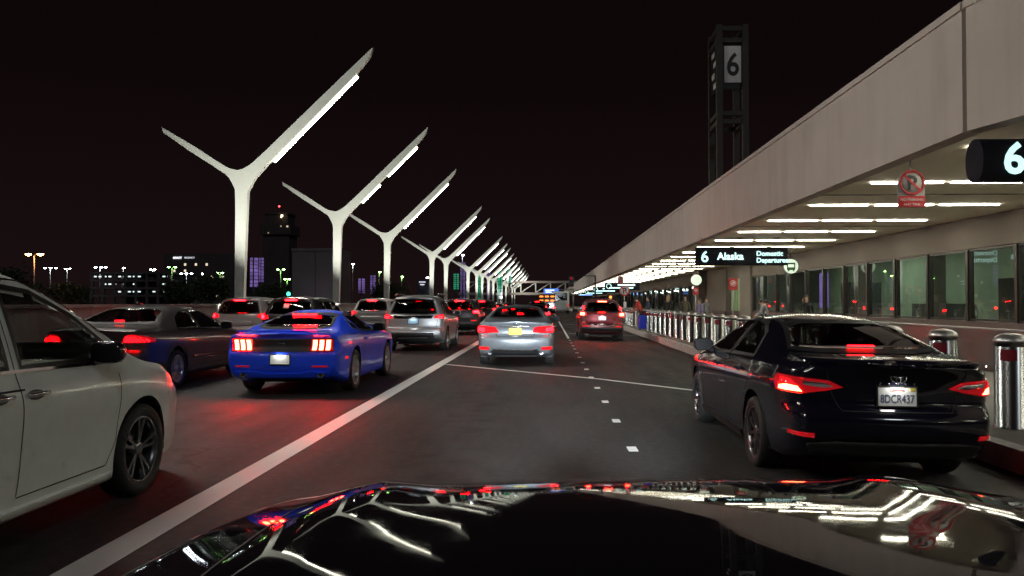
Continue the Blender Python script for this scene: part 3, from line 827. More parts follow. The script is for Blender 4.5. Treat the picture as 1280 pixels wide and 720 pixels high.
# --- SUVs
def suv_kit(pm, tail, extra=(), rib=(), **kw):
    return suv(paint=pm, patches=tail + list(extra), ribbons=[
        ('tailgate_seam', [(-.76, 1.12), (-.70, .75), (.70, .75), (.76, 1.12)], 'rear', .01, 'under', .003, None),
        ('door_seam', [(1.9, 1.07), (1.9, .40), (2.85, .40), (3.02, .7), (3.0, 1.02)], 'side', .008, 'under', .002, 'both'),
        ('door_seam', [(1.9, .40), (1.35, .40), (1.2, .7), (1.07, .86), (1.06, 1.08)], 'side', .008, 'under', .002, 'both')] + list(rib), **kw)

BUMP = [('bumper', [(-.80, .36), (-.82, .60), (-.60, .63), (.60, .63), (.82, .60), (.80, .36)], 'rear', 'black', .012, None),
        ('sill_trim', [(1.35, .25), (1.35, .36), (3.2, .36), (3.2, .25)], 'side', 'black', .012, 'both')]
edge = suv_kit(P['silver'], [
   ('tail_light', [(.60, 1.02), (.62, 1.085), (.80, 1.13), (.94, 1.14), (.96, 1.06), (.90, 1.015)], ('ob', 22), 'red_lens', .012, 'both'),
   ('tail_light>bulb', [(.70, 1.035), (.70, 1.075), (.86, 1.095), (.87, 1.04)], ('ob', 22), 'brake_soft', .018, 'both'),
   ('tailgate_trim', [(-.58, 1.005), (-.60, 1.10), (.60, 1.10), (.58, 1.005)], 'rear', 'gloss_black', .010, None),
   ('bumper', [(-.82, .40), (-.80, .56), (-.62, .635), (.62, .635), (.80, .56), (.82, .40)], 'rear', P['silver'], .012, None),
   ('bumper', [(-.66, .42), (-.62, .58), (.62, .58), (.66, .42)], 'rear', 'black', .020, None),
   ('skid_plate', [(-.46, .40), (-.44, .445), (.44, .445), (.46, .40)], 'rear', 'chrome', .03, None)], W=.96, roofz=1.74, L=4.78,
   halfw=[(0, .84), (.04, .87), (.15, .915), (.5, .95), (1.2, .96), (3.4, .96), (4.1, .93), (4.5, .84), (4.7, .74), (4.78, .66)],
   top=[(0, 1.64), (.06, 1.68), (.5, 1.72), (1.3, 1.74), (2.1, 1.725), (2.5, 1.65), (3.0, 1.38), (3.5, 1.12), (4.1, 1.05), (4.55, .93), (4.78, .76)],
   belt=[(0, 1.13), (.5, 1.12), (1.5, 1.08), (3.3, 1.04), (4.1, .98), (4.55, .85), (4.78, .66)], bottom=[(0, .38), (.4, .28), (1, .24), (3.8, .24), (4.5, .28), (4.78, .34)],
   rear_window=[(.30, 1.585), (.58, 1.555), (.70, 1.17), (.40, 1.135)], glass=M['glass'])
root, sh = make_car('suv', 'silver crossover with black bumper and twin round exhausts ahead of the blue coupe', edge, -4.1, 24.2, step=.04, cat='suv')
plate(root, (0, rear_y(sh, 0, .93) - .012, .93), None, m_back=mat('plate_blue', (.35, .62, .85), .4), lamp=.5)
for sg in (-1, 1):
    y = rear_y(sh, .55, .47); bm = BM(); cyl(bm, (sg * .60, y - .04, .47), (sg * .60, y + .2, .47), .058, .058, 18); cyl(bm, (sg * .60, y - .042, .47), (sg * .60, y + .1, .47), .046, .046, 18, mi=1); obj('exhaust_tip', bm, [M['chrome'], M['under']], root)
    bm = BM(); tube(bm, [(sg * .66, .5, 1.72), (sg * .68, .7, 1.76), (sg * .68, 2.2, 1.755), (sg * .66, 2.4, 1.70)], .018, 8); obj('roof_rail', bm, M['chrome'], root)

def tails(big=False, strong='brake'):
    return [('tail_light', [(.58, 1.03), (.62, 1.12), (.80, 1.16), (.95, 1.15), (.96, 1.05), (.84, 1.0)], ('ob', 22), 'red_lens', .012, 'both'),
            ('tail_light>bulb', [(.72, 1.04), (.72, 1.11), (.88, 1.12), (.88, 1.035)] if not big else [(.64, 1.03), (.66, 1.115), (.90, 1.13), (.90, 1.03)], ('ob', 22), strong, .018, 'both')]

def top_lamp(root, sh, sp, m='brake', w=.34):
    z = sp['top'][0][1] - .035
    bm = BM(); box(bm, (0, 0, 0), (w, .03, .028), bevel=.006)
    obj('brake_light', bm, M[m], root, loc=(0, rear_y(sh, 0, z) - .012, z))

rav = suv_kit(P['white2'], tails(), BUMP + [('tailgate_trim', [(-.42, .76), (-.52, .86), (-.40, .93), (.40, .93), (.52, .86), (.42, .76)], 'rear', P['white2'], .03, None)])
root, sh = make_car('suv', 'white crossover in the far lane beside the barrier with both brake lamps lit', rav, -9.85, 25.0, step=.05, cat='suv'); top_lamp(root, sh, rav)
rav2 = suv_kit(P['white2'], tails(strong='brake_soft'), BUMP + [('tailgate_trim', [(-.42, .76), (-.52, .86), (-.40, .93), (.40, .93), (.52, .86), (.42, .76)], 'rear', P['white2'], .03, None)])
root, sh = make_car('suv', 'white crossover half hidden behind the silver crossover', rav2, -7.35, 33.0, step=.05, cat='suv'); top_lamp(root, sh, rav2)
dk = suv_kit(P['dark'], tails(), BUMP)
root, sh = make_car('suv', 'charcoal suv with a white window sticker behind the roof of the blue coupe', dk, -7.4, 22.6, step=.05, cat='suv'); top_lamp(root, sh, dk)
o = obj('sticker', sh.patch([(-.22, 1.33), (-.22, 1.45), (-.06, 1.45), (-.06, 1.33)], 'rear', off=.012), M['white_sign'], root)
dk2 = suv_kit(P['dark'], tails(True), BUMP + [('reflector', [(.55, .66), (.55, .69), (.8, .69), (.8, .66)], 'rear', 'red_lens', .016, 'both')], roofz=1.72)
root, sh = make_car('suv', 'dark suv with large glaring brake lamps just beyond the silver crossover', dk2, -4.05, 36.2, step=.05, cat='suv'); top_lamp(root, sh, dk2, w=.42)

compass = suv_kit(P['glow_red'], [
   ('tail_light', [(.60, 1.0), (.60, 1.12), (.80, 1.14), (.95, 1.13), (.95, 1.0)], ('ob', 22), 'red_lens', .012, 'both'),
   ('tail_light>bulb', [(.66, 1.01), (.66, 1.10), (.84, 1.11), (.84, 1.01)], ('ob', 22), 'brake_hot', .018, 'both'),
   ('bumper', [(-.80, .40), (-.80, .54), (.80, .54), (.80, .40)], 'rear', 'black', .012, None),
   ('tailgate', [(-.62, .70), (-.66, 1.12), (.66, 1.12), (.62, .70)], 'rear', P['glow_dark_red'], .008, None),
   ('reflector', [(.50, .57), (.50, .60), (.78, .60), (.78, .57)], 'rear', 'red_lens', .012, 'both'),
   ('bumper_strip', [(-.5, .625), (-.5, .665), (.5, .665), (.5, .625)], 'rear', 'chrome', .014, None)], W=.90, roofz=1.65)
root, sh = make_car('suv', 'small suv glowing red under its brake lamps at the kerb past the bollard row', compass, 2.12, 31.8, step=.045, cat='suv'); root.location.z = -.03; root.rotation_euler.y = R(1.3); top_lamp(root, sh, compass, 'brake_hot')
plate(root, (0, rear_y(sh, 0, .90) - .014, .90), None, lamp=.4)
bm = BM(); box(bm, (.42, 1.4, 1.76), (.10, .07, .10), bevel=.02); obj('roof_lamp', bm, M['amber'], root)
for sg in (-1, 1): obj('marker_light', sh.patch([(.70, 1.25), (.70, 1.36), (.74, 1.36), (.75, 1.25)], 'rear', off=.016, mirror=sg < 0), M['brake_soft'], root)

# --- traffic further up the road
far = [('suv', P['dark'], -4.15, 50.0, 'dark suv following the glaring brake lamps in the next lane', 'brake'), ('saloon_car', P['black'], -.8, 44.0, 'black saloon seen over the roof of the pale blue silver saloon', 'brake_soft'),
       ('saloon_car', P['silver'], -4.2, 64.0, 'silver saloon small in the queue with red lamps', 'brake_soft'), ('suv', P['white2'], -7.5, 46.0, 'white suv small in the second lane behind the dark suv', 'brake_soft'),
       ('suv', P['dark'], -7.5, 60.0, 'dark suv small and mostly hidden in the second lane', 'brake'), ('saloon_car', P['dark'], -4.2, 80.0, 'charcoal saloon tiny in the queue before the footbridge', 'brake'),
       ('suv', P['black'], -1.0, 72.0, 'black suv small between the queue and the white bus', 'brake'), ('saloon_car', P['white2'], -7.6, 78.0, 'white saloon tiny in the second lane before the footbridge', 'brake_soft'),
       ('suv', P['silver'], -.9, 96.0, 'silver suv tiny beside the white bus', 'brake')]
for kind, pm, x, y, lab, br in far:
    if kind == 'suv': sp = suv_kit(pm, tails(strong=br), BUMP)
    else: sp = sedan(paint=pm, patches=[('tail_light', [(.50, .83), (.55, .93), (.92, .945), (.95, .83)], ('ob', 22), br, .014, 'both'), ('bumper', [(-.66, .30), (-.70, .40), (.70, .40), (.66, .30)], 'rear', 'black', .014, None)])
    root, sh = make_car(kind, lab, sp, x, y, step=.09, cat='suv' if kind == 'suv' else 'car')
    if kind == 'suv': top_lamp(root, sh, sp, br)
    else:
        bm = BM(); box(bm, (0, 0, 0), (.3, .03, .03)); obj('brake_light', bm, M[br], root, loc=(0, rear_y(sh, 0, 1.2) - .03, 1.2))

# --- white bus
bus = thing('bus', 'white bus with a dark rear window far up the kerb lane', 'bus', (1.72, 112, -.06), 0, None)
bm = BM(); box(bm, (0, 5.5, 1.75), (2.5, 11, 2.7), bevel=.14); obj('body', bm, P['white'], bus, smooth=True, angle=40)
bm = BM(); box(bm, (0, -.01, 2.35), (1.9, .04, 1.1), bevel=.015); obj('rear_window', bm, M['gloss_black'], bus)
bm = BM(); box(bm, (0, -.03, .62), (2.44, .16, .30), bevel=.05); obj('bumper', bm, M['white_sign'], bus)
for sg in (-1, 1):
    bm = BM(); box(bm, (sg * 1.1, -.01, 1.15), (.14, .04, .4), bevel=.015); obj('tail_light', bm, M['red_lens'], bus)
    for y in (2.6, 8.6):
        bm = BM(); lathe(bm, [(.3, -.12), (.47, -.12), (.5, -.08), (.5, .08), (.47, .12), (.3, .12), (.28, .05), (.01, .05)], 'x', 24); obj('wheel', bm, M['rubber'], bus, loc=(sg * 1.14, y, .5), smooth=True, angle=40)
    bm = BM(); box(bm, (sg * 1.255, 5.6, 2.35), (.02, 9.6, 1.0), bevel=.005); obj('side_window', bm, M['gloss_black'], bus)
# --- delivery truck with amber lamps left of it
tr = thing('truck', 'dark truck with rows of amber warning lamps beside the white bus', 'truck', (-.15, 108, 0))
bm = BM(); box(bm, (0, 3, 1.55), (2.2, 6, 2.1), bevel=.05); obj('body', bm, P['dark'], tr)
bm = BM(); box(bm, (0, 7.0, 1.3), (2.1, 1.8, 1.7), bevel=.2); obj('cab', bm, P['dark'], tr)
for k in range(6):
    bm = BM(); box(bm, (-.75 + (k % 3) * .75, -.03, 1.75 + (k // 3) * .55), (.5, .06, .18), bevel=.02); obj('warning_light', bm, M['amber'], tr)
for sg in (-1, 1):
    bm = BM(); box(bm, (sg * .9, -.03, .85), (.25, .06, .18), bevel=.02); obj('tail_light', bm, M['brake'], tr)
    for y in (1.2, 6.6):
        bm = BM(); lathe(bm, [(.3, -.12), (.42, -.12), (.45, -.08), (.45, .08), (.42, .12), (.3, .12), (.28, .05), (.01, .05)], 'x', 24); obj('wheel', bm, M['rubber'], tr, loc=(sg * .98, y, .45), smooth=True, angle=40)

# --- our own car: the glossy black bonnet under the camera
own = suv(paint=mat('own_black_paint', (.003, .003, .004), .035, 0, spec=.2, rvar=.025, scale=14, bump=.003, bscale=9), L=4.75, W=1.0, r=.36, axles=(.95, 3.78), roofw=.85, roofz=1.36, beltmid=1.0, crown=2.6, deck_in=.06, rear_fall=.6,
  top=[(0, 1.0), (.3, 1.04), (2.0, 1.10), (3.3, 1.125), (3.7, 1.11), (4.2, 1.065), (4.5, 1.015), (4.66, .955), (4.75, .84)],
  belt=[(0, .90), (1, 1.0), (3.3, 1.035), (4.0, .99), (4.45, .90), (4.75, .70)],
  halfw=[(0, .86), (.1, .92), (.5, .97), (1.2, 1.0), (3.7, 1.0), (4.25, .975), (4.55, .89), (4.69, .78), (4.75, .68)],
  bottom=[(0, .36), (.4, .26), (1, .22), (3.8, .22), (4.5, .26), (4.75, .33)],
  rear_off=[(.3, .1), (.6, 0), (1.0, .1)], front_off=[(.25, .06), (.5, 0), (.75, .03), (.9, .12)], front_crown=.22,
  hood_ridge=[(.64, .09, .020, 2.9, 4.72)], gap=.05,
  patches=[('headlight', [(.62, .74), (.66, .82), (.90, .85), (1.04, .83), (1.0, .74)], ('of', 28), 'clear_lens', .01, 'both'),
           ('grille', [(-.48, .56), (-.55, .76), (.55, .76), (.48, .56)], 'front', 'gloss_black', .01, None)],
  ribbons=[('bonnet_seam', [(-.70, 3.2), (-.74, 3.9), (-.66, 4.45), (-.40, 4.62), (.40, 4.62), (.66, 4.45), (.74, 3.9), (.70, 3.2)], 'top', .006, 'under', .0015, None)])
for k in ('side_windows', 'rear_window', 'windshield', 'mirror', 'handles'): own.pop(k)
OWNX, OWNY = .23, 2.5 - 4.75
root, sh = make_car('camera_car', 'glossy black bonnet of our own car mirroring the lights ahead', own, OWNX, OWNY, step=.03, cat='car', group=None); root.rotation_euler.y = R(-1.2)
bm = BM(); box(bm, (0, 3.0, 1.125), (1.45, .22, .03), bevel=.01); obj('cowl_panel', bm, M['black'], root)
for sg in (-1, 1):
    light('headlamp_beam', 'SPOT', (sg * .68, 4.80, .72), 9500, (.88, .95, 1), aim=(sg * .4, 4.75 + 26, .85), parent=root, spot_size=R(24), spot_blend=.9, shadow_soft_size=.08)
# ------------------------------------------------------------------ ground, road, pavement
def asphalt():
    m, nt, b = nmat('asphalt')
    tc = nt.nodes.new('ShaderNodeTexCoord')
    n1 = nt.nodes.new('ShaderNodeTexNoise'); n1.inputs['Scale'].default_value = .35; n1.inputs['Detail'].default_value = 5
    mp = nt.nodes.new('ShaderNodeMapping'); mp.inputs['Scale'].default_value = (1, .12, 1)      # wear runs along the lanes
    n2 = nt.nodes.new('ShaderNodeTexNoise'); n2.inputs['Scale'].default_value = 1.6; n2.inputs['Detail'].default_value = 4
    n3 = nt.nodes.new('ShaderNodeTexNoise'); n3.inputs['Scale'].default_value = 90; n3.inputs['Detail'].default_value = 3
    for n in (n1, n3): nt.links.new(tc.outputs['Object'], n.inputs['Vector'])
    nt.links.new(tc.outputs['Object'], mp.inputs['Vector']); nt.links.new(mp.outputs[0], n2.inputs['Vector'])
    def mixc(a, bb, fac, mode='MIX'):
        x = nt.nodes.new('ShaderNodeMix'); x.data_type = 'RGBA'; x.blend_type = mode
        nt.links.new(fac, x.inputs[0])
        for s, v in ((6, a), (7, bb)):
            if isinstance(v, tuple): x.inputs[s].default_value = (*v, 1)
            else: nt.links.new(v, x.inputs[s])
        return x.outputs[2]
    def ramp(o, lo, hi):
        r = nt.nodes.new('ShaderNodeMapRange'); r.inputs[1].default_value = lo; r.inputs[2].default_value = hi; nt.links.new(o, r.inputs[0]); return r.outputs[0]
    c = mixc((.021, .0205, .020), (.036, .034, .033), ramp(n1.outputs['Fac'], .35, .65))
    c = mixc(c, (.019, .018, .018), ramp(n2.outputs['Fac'], .55, .8))
    n4 = nt.nodes.new('ShaderNodeTexNoise'); n4.inputs['Scale'].default_value = 11; n4.inputs['Detail'].default_value = 8; n4.inputs['Roughness'].default_value = .75; nt.links.new(tc.outputs['Object'], n4.inputs['Vector'])
    c = mixc(c, (.062, .058, .055), ramp(n4.outputs['Fac'], .52, .70)); c = mixc(c, (.012, .012, .012), ramp(n4.outputs['Fac'], .46, .30))
    c2 = mixc(c, (.085, .08, .077), ramp(n3.outputs['Fac'], .62, .75))
    # fine cracks: distorted cell edges, broken up by noise
    wob = nt.nodes.new('ShaderNodeTexNoise'); wob.inputs['Scale'].default_value = 1.1; wob.inputs['Detail'].default_value = 5; nt.links.new(tc.outputs['Object'], wob.inputs['Vector'])
    add = nt.nodes.new('ShaderNodeVectorMath'); add.operation = 'ADD'; nt.links.new(tc.outputs['Object'], add.inputs[0]); nt.links.new(wob.outputs['Color'], add.inputs[1])
    vo = nt.nodes.new('ShaderNodeTexVoronoi'); vo.feature = 'DISTANCE_TO_EDGE'; vo.inputs['Scale'].default_value = .28; nt.links.new(add.outputs[0], vo.inputs['Vector'])
    cr = nt.nodes.new('ShaderNodeMapRange'); cr.inputs[1].default_value = .007; cr.inputs[2].default_value = .0; nt.links.new(vo.outputs['Distance'], cr.inputs[0])
    mk = nt.nodes.new('ShaderNodeMath'); mk.operation = 'MULTIPLY'; nt.links.new(cr.outputs[0], mk.inputs[0]); nt.links.new(ramp(n1.outputs['Fac'], .5, .56), mk.inputs[1])
    c2 = mixc(c2, (.008, .008, .008), mk.outputs[0])
    # oil drips down the middle of each lane
    sx = nt.nodes.new('ShaderNodeSeparateXYZ'); nt.links.new(tc.outputs['Object'], sx.inputs[0])
    wv = nt.nodes.new('ShaderNodeMath'); wv.operation = 'PINGPONG'; wv.inputs[1].default_value = 1.725; of = nt.nodes.new('ShaderNodeMath'); of.operation = 'ADD'; of.inputs[1].default_value = 20.02
    nt.links.new(sx.outputs['X'], of.inputs[0]); nt.links.new(of.outputs[0], wv.inputs[0])
    oil = nt.nodes.new('ShaderNodeTexNoise'); oil.inputs['Scale'].default_value = 2.6; oil.inputs['Detail'].default_value = 5; nt.links.new(tc.outputs['Object'], oil.inputs['Vector'])
    m1 = nt.nodes.new('ShaderNodeMath'); m1.operation = 'MULTIPLY'; nt.links.new(ramp(wv.outputs[0], .9, 1.7), m1.inputs[0]); nt.links.new(ramp(oil.outputs['Fac'], .48, .68), m1.inputs[1])
    c2 = mixc(c2, (.009, .0085, .008), m1.outputs[0])
    nt.links.new(c2, b.inputs['Base Color'])
    r = nt.nodes.new('ShaderNodeMapRange'); r.inputs[1].default_value = .3; r.inputs[2].default_value = .7; r.inputs[3].default_value = .62; r.inputs[4].default_value = .82; b.inputs['Specular IOR Level'].default_value = .32
    nt.links.new(n2.outputs['Fac'], r.inputs[0]); nt.links.new(r.outputs[0], b.inputs['Roughness'])
    bp = nt.nodes.new('ShaderNodeBump'); bp.inputs['Strength'].default_value = .35; bp.inputs['Distance'].default_value = .01
    nt.links.new(n3.outputs['Fac'], bp.inputs['Height']); nt.links.new(bp.outputs['Normal'], b.inputs['Normal'])
    return m

def worn_paint(name, c, cut=.62):
    m, nt, b = nmat(name)
    tc = nt.nodes.new('ShaderNodeTexCoord'); n = nt.nodes.new('ShaderNodeTexNoise'); n.inputs['Scale'].default_value = 9; n.inputs['Detail'].default_value = 8; n.inputs['Roughness'].default_value = .7
    nt.links.new(tc.outputs['Object'], n.inputs['Vector'])
    r = nt.nodes.new('ShaderNodeMapRange'); r.inputs[1].default_value = cut; r.inputs[2].default_value = cut + .12; nt.links.new(n.outputs['Fac'], r.inputs[0])
    x = nt.nodes.new('ShaderNodeMix'); x.data_type = 'RGBA'; x.inputs[6].default_value = (*c, 1); x.inputs[7].default_value = (.10, .10, .10, 1)
    nt.links.new(r.outputs[0], x.inputs[0]); nt.links.new(x.outputs[2], b.inputs['Base Color']); b.inputs['Roughness'].default_value = .55
    return m

def sheet(name, x0, x1, y0, y1, z, m):
    bm = BM(); quad(bm, (x0, y0, z), (x1, y0, z), (x1, y1, z), (x0, y1, z))
    return tag(obj(name, bm, m), kind='structure')

M['ground'] = mat('dark_ground', (.03, .028, .026), .9, var=.3, scale=.2)
M['asphalt'] = asphalt()
M['line'] = worn_paint('lane_paint', (.80, .80, .78), .67)
M['concrete'] = mat('concrete', (.30, .28, .26), .85, var=.16, scale=1.4, bump=.25, bscale=30)
M['pavement'] = mat('pavement_concrete', (.15, .136, .12), .75, var=.16, scale=1.1, bump=.2, bscale=45)
M['kerb'] = mat('kerb_paint', (.46, .44, .41), .7, var=.25, scale=5, bump=.2)
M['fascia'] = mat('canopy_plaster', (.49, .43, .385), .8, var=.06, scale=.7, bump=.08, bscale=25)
def streaks(m, amt):
    nt = m.node_tree; b = nt.nodes['Principled BSDF']; src = b.inputs['Base Color'].links[0].from_socket
    tc = nt.nodes.new('ShaderNodeTexCoord'); mp = nt.nodes.new('ShaderNodeMapping'); mp.inputs['Scale'].default_value = (1, 1.4, .12); n = nt.nodes.new('ShaderNodeTexNoise'); n.inputs['Scale'].default_value = 1.3; n.inputs['Detail'].default_value = 7; n.inputs['Roughness'].default_value = .65
    nt.links.new(tc.outputs['Object'], mp.inputs[0]); nt.links.new(mp.outputs[0], n.inputs['Vector'])
    r = nt.nodes.new('ShaderNodeMapRange'); r.inputs[1].default_value = .48; r.inputs[2].default_value = .78; r.inputs[3].default_value = 1; r.inputs[4].default_value = 1 - amt; nt.links.new(n.outputs['Fac'], r.inputs[0])
    x = nt.nodes.new('ShaderNodeMix'); x.data_type = 'RGBA'; x.blend_type = 'MULTIPLY'; x.inputs[0].default_value = 1; nt.links.new(src, x.inputs[6]); nt.links.new(r.outputs[0], x.inputs[7]); nt.links.new(x.outputs[2], b.inputs['Base Color'])
streaks(M['fascia'], .16); streaks(M['concrete'], .4)
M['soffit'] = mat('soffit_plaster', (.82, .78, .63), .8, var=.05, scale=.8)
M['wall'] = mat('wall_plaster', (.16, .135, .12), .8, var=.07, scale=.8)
M['post'] = mat('lamp_white', (.76, .79, .71), .5, var=.03)
M['strip'] = emit('lamp_strip', (1, .98, .88), 340)
M['strip'].cycles.emission_sampling = 'FRONT'; M['lens'] = emit('strip_side_lens', (1, .99, .84), 3.2); M['lens'].cycles.emission_sampling = 'NONE'
M['tube'] = emit('ceiling_tube', (1, .98, .80), 60)
M['tube_far'] = emit('dimmed_ceiling_tube', (1, .95, .76), 20)  # same tubes dimmed beyond the near rows to hold back their glare
M['steel'] = mat('brushed_steel', (.24, .24, .24), .25, 1.0, var=.05, scale=3)
M['sign_grey'] = mat('sign_face_grey', (.42, .41, .39), .6, var=.1)  # greyer white for the no parking faces
M['steel_cap'] = mat('cast_steel_cap', (.50, .49, .47), .42, 1.0, var=.05)
M['bollard_red'] = mat('bollard_red', (.16, .008, .018), .35)
M['steel_panel'] = mat('steel_panel', (.20, .195, .19), .38, 1.0, var=.12, scale=2, rvar=.08)
M['frame'] = mat('window_frame_bronze', (.022, .019, .017), .4, .4)
M['plinth'] = mat('plinth_granite', (.06, .035, .032), .5, var=.2, scale=8)
M['sign_box'] = mat('sign_housing', (.008, .009, .016), .7, spec=.15)
M['sign_text'] = emit('sign_letters', (.62, 1, .97), 1.5)
M['sign_num'] = emit('sign_number', (.62, .98, .95), 1.05)
M['glass_wall'] = glass('shopfront_glass', (.76, .85, .78), ior=1.8)
M['galv'] = mat('galvanised', (.35, .35, .34), .5, .8, var=.1)

sheet('ground', -420, 260, -60, 880, -.16, M['ground'])
bm = BM()
for (x0, z0), (x1, z1) in zip(((-12.3, 0), (1.0, 0), (2.6, -.042)), ((1.0, 0), (2.6, -.042), (4.4, -.09))): quad(bm, (x0, -20, z0), (x1, -20, z1), (x1, 860, z1), (x0, 860, z0))
bmesh.ops.remove_doubles(bm, verts=bm.verts, dist=1e-4); tag(obj('road', bm, M['asphalt']), kind='structure')
def roadz(x): return 0 if x < 1 else -.02625 * (x - 1)
def cross_line(p, q, w):
    p = Vector((*p, 0)); q = Vector((*q, 0)); t = (q - p).normalized(); n = Vector((-t.y, t.x, 0)) * w / 2; bm = BM(); pts = []
    xs = sorted({p.x, q.x} | {x for x in (1.0, 2.6) if p.x < x < q.x})
    for x in xs:
        c = p.lerp(q, (x - p.x) / (q.x - p.x)); c.z = roadz(x) + .005; pts.append((bm.verts.new(c - n), bm.verts.new(c + n)))
    for (a, b), (c, d) in zip(pts, pts[1:]): bm.faces.new((a, c, d, b))
    tag(obj('stop_line', bm, M['line']), kind='structure')
sheet('lane_line', -2.73, -2.49, -8, 300, .004, M['line'])
sheet('lane_line', -5.92, -5.80, 40, 300, .004, M['line'])
for k in range(14):
    y = 6.29 + 1.95 * k; sheet('lane_marker', .81, .91, y - .14, y + .14, .004, M['line'])
sheet('lane_line', .80, .90, 33.2, 220, .004, M['line'])
for y in (38.5, 55): cross_line((.96, y), (4.2, y), .18)
cross_line((-2.47, 19.25), (4.2, 12.45), .11)
# kerb and pavement
bm = BM(); y = -8.0
while y < 300:
    box(bm, (4.41, y + 1.49, .03), (.18, 2.97, .23), bevel=.02); y += 3.0
tag(obj('kerb', bm, M['kerb']), kind='structure')
bm = BM(); box(bm, (12.2, 140, .06), (15.4, 320, .145)); tag(obj('pavement', bm, M['pavement']), kind='structure')

# ------------------------------------------------------------------ barrier on the far side
bar = thing('barrier_wall', 'long low concrete parapet along the far side of the road', 'barrier', (-12.45, 0, 0))
bm = BM(); y = -12.0
while y < 260:
    prism(bm, [(-.22, 0), (.26, 0), (.26, .08), (.13, .38), (.09, 1.36), (-.10, 1.36), (-.22, .4)], 'y', y, y + 5.98); y += 6.0
obj('wall', bm, M['concrete'], bar)
bm = BM(); box(bm, (0, 124, 1.40), (.26, 272, .09), bevel=.015); obj('coping', bm, M['concrete'], bar)

# ------------------------------------------------------------------ Y shaped lamp posts
S4 = .0344
def z4(u, v): return ((u / 2.25 + 180 - 293) * S4, (213 - (v / 2.25 + 40)) * S4)
ZJ = CAMH + (VPY - 213) * S4
def y_post():
    top = [z4(*p) for p in ((640, 33), (560, 108), (450, 213), (350, 309), (308, 348), (284, 368), (258, 381), (232, 378), (206, 366), (120, 311), (28, 257))]
    low_l = [z4(*p) for p in ((31, 271), (110, 326), (196, 381), (224, 402), (238, 430), (243.5, 470))] + [(z4(243, 720)[0], z4(0, 720)[1]), (z4(243, 720)[0], -ZJ)]
    low_r = [(z4(270, 720)[0], -ZJ), (z4(272, 720)[0], z4(0, 720)[1])] + [z4(*p) for p in ((280.5, 470), (285, 440), (297, 410), (322, 382), (356, 346), (470, 232), (590, 110), (632, 58))]
    out = []
    for seg in (top, low_l, low_r):
        c = catmull(seg, 5); out += c
    # drop near duplicates
    o2 = [out[0]]
    for p in out[1:]:
        if math.hypot(p[0] - o2[-1][0], p[1] - o2[-1][1]) > .11: o2.append(p)
    bm = BM(); fs = prism(bm, o2, 'y', -.14, .14)
    for v in bm.verts:
        d = math.hypot(v.co.x, max(0, v.co.z)); v.co.y *= max(.8, 1 - d * .03)
        if v.co.z < -.6: v.co.x = z4(257.5, 0)[0] + (v.co.x - z4(257.5, 0)[0]) * .93
        v.co.z += ZJ
    bmesh.ops.triangulate(bm, faces=[f for f in bm.faces if len(f.verts) > 4])
    return bm
def strip_mesh(a, b):
    """lamp strip hung under the right arm between the fractions a and b of the way out"""
    p = [Vector((z4(*q)[0], 0, ZJ + z4(*q)[1])) for q in ((356, 346), (590, 110))]
    A = p[0].lerp(p[1], a); B = p[0].lerp(p[1], b); T = (B - A).normalized(); N = Vector((T.z, 0, -T.x))
    bm = BM(); rot = Matrix((T, Vector((0, 1, 0)), -N)).transposed()
    box(bm, (A + B) / 2 + N * .025, ((B - A).length, .215, .05), rot=rot, bevel=.015)
    bm2 = BM(); Yv = Vector((0, .087, 0)); A2 = A + T * .03 + N * .056; B2 = B - T * .03 + N * .056; qf = quad(bm2, A2 - Yv, B2 - Yv, B2 + Yv, A2 + Yv); qf.normal_update()
    if qf.normal.dot(N) < 0: qf.normal_flip()
    bm2.normal_update()      # bright core, sunk between the lenses
    bm3 = BM()
    for y in (-.105, .105): box(bm3, (A + B) / 2 + N * .091 + Vector((0, y, 0)), ((B - A).length, .02, .08), rot=rot)
    for P_ in (A, B): box(bm3, P_ + N * .091, (.02, .188, .08), rot=rot)
    return bm, bm2, bm3
LX = -13.5
offs = [392, 268, 204, 147, 129, 101, 90, 83, 75, 69, 63, 58, 53, 49, 45, 42]
where = ['first and largest of the row of Y lamp posts, behind the white minivan', 'second Y lamp post of the row, whose light strip has a gap in it', 'third Y lamp post, above the white crossover', 'Y lamp post fourth in the row, over the silver crossover roof', 'Y lamp post fifth in the row, close beside the fourth']
proto = None
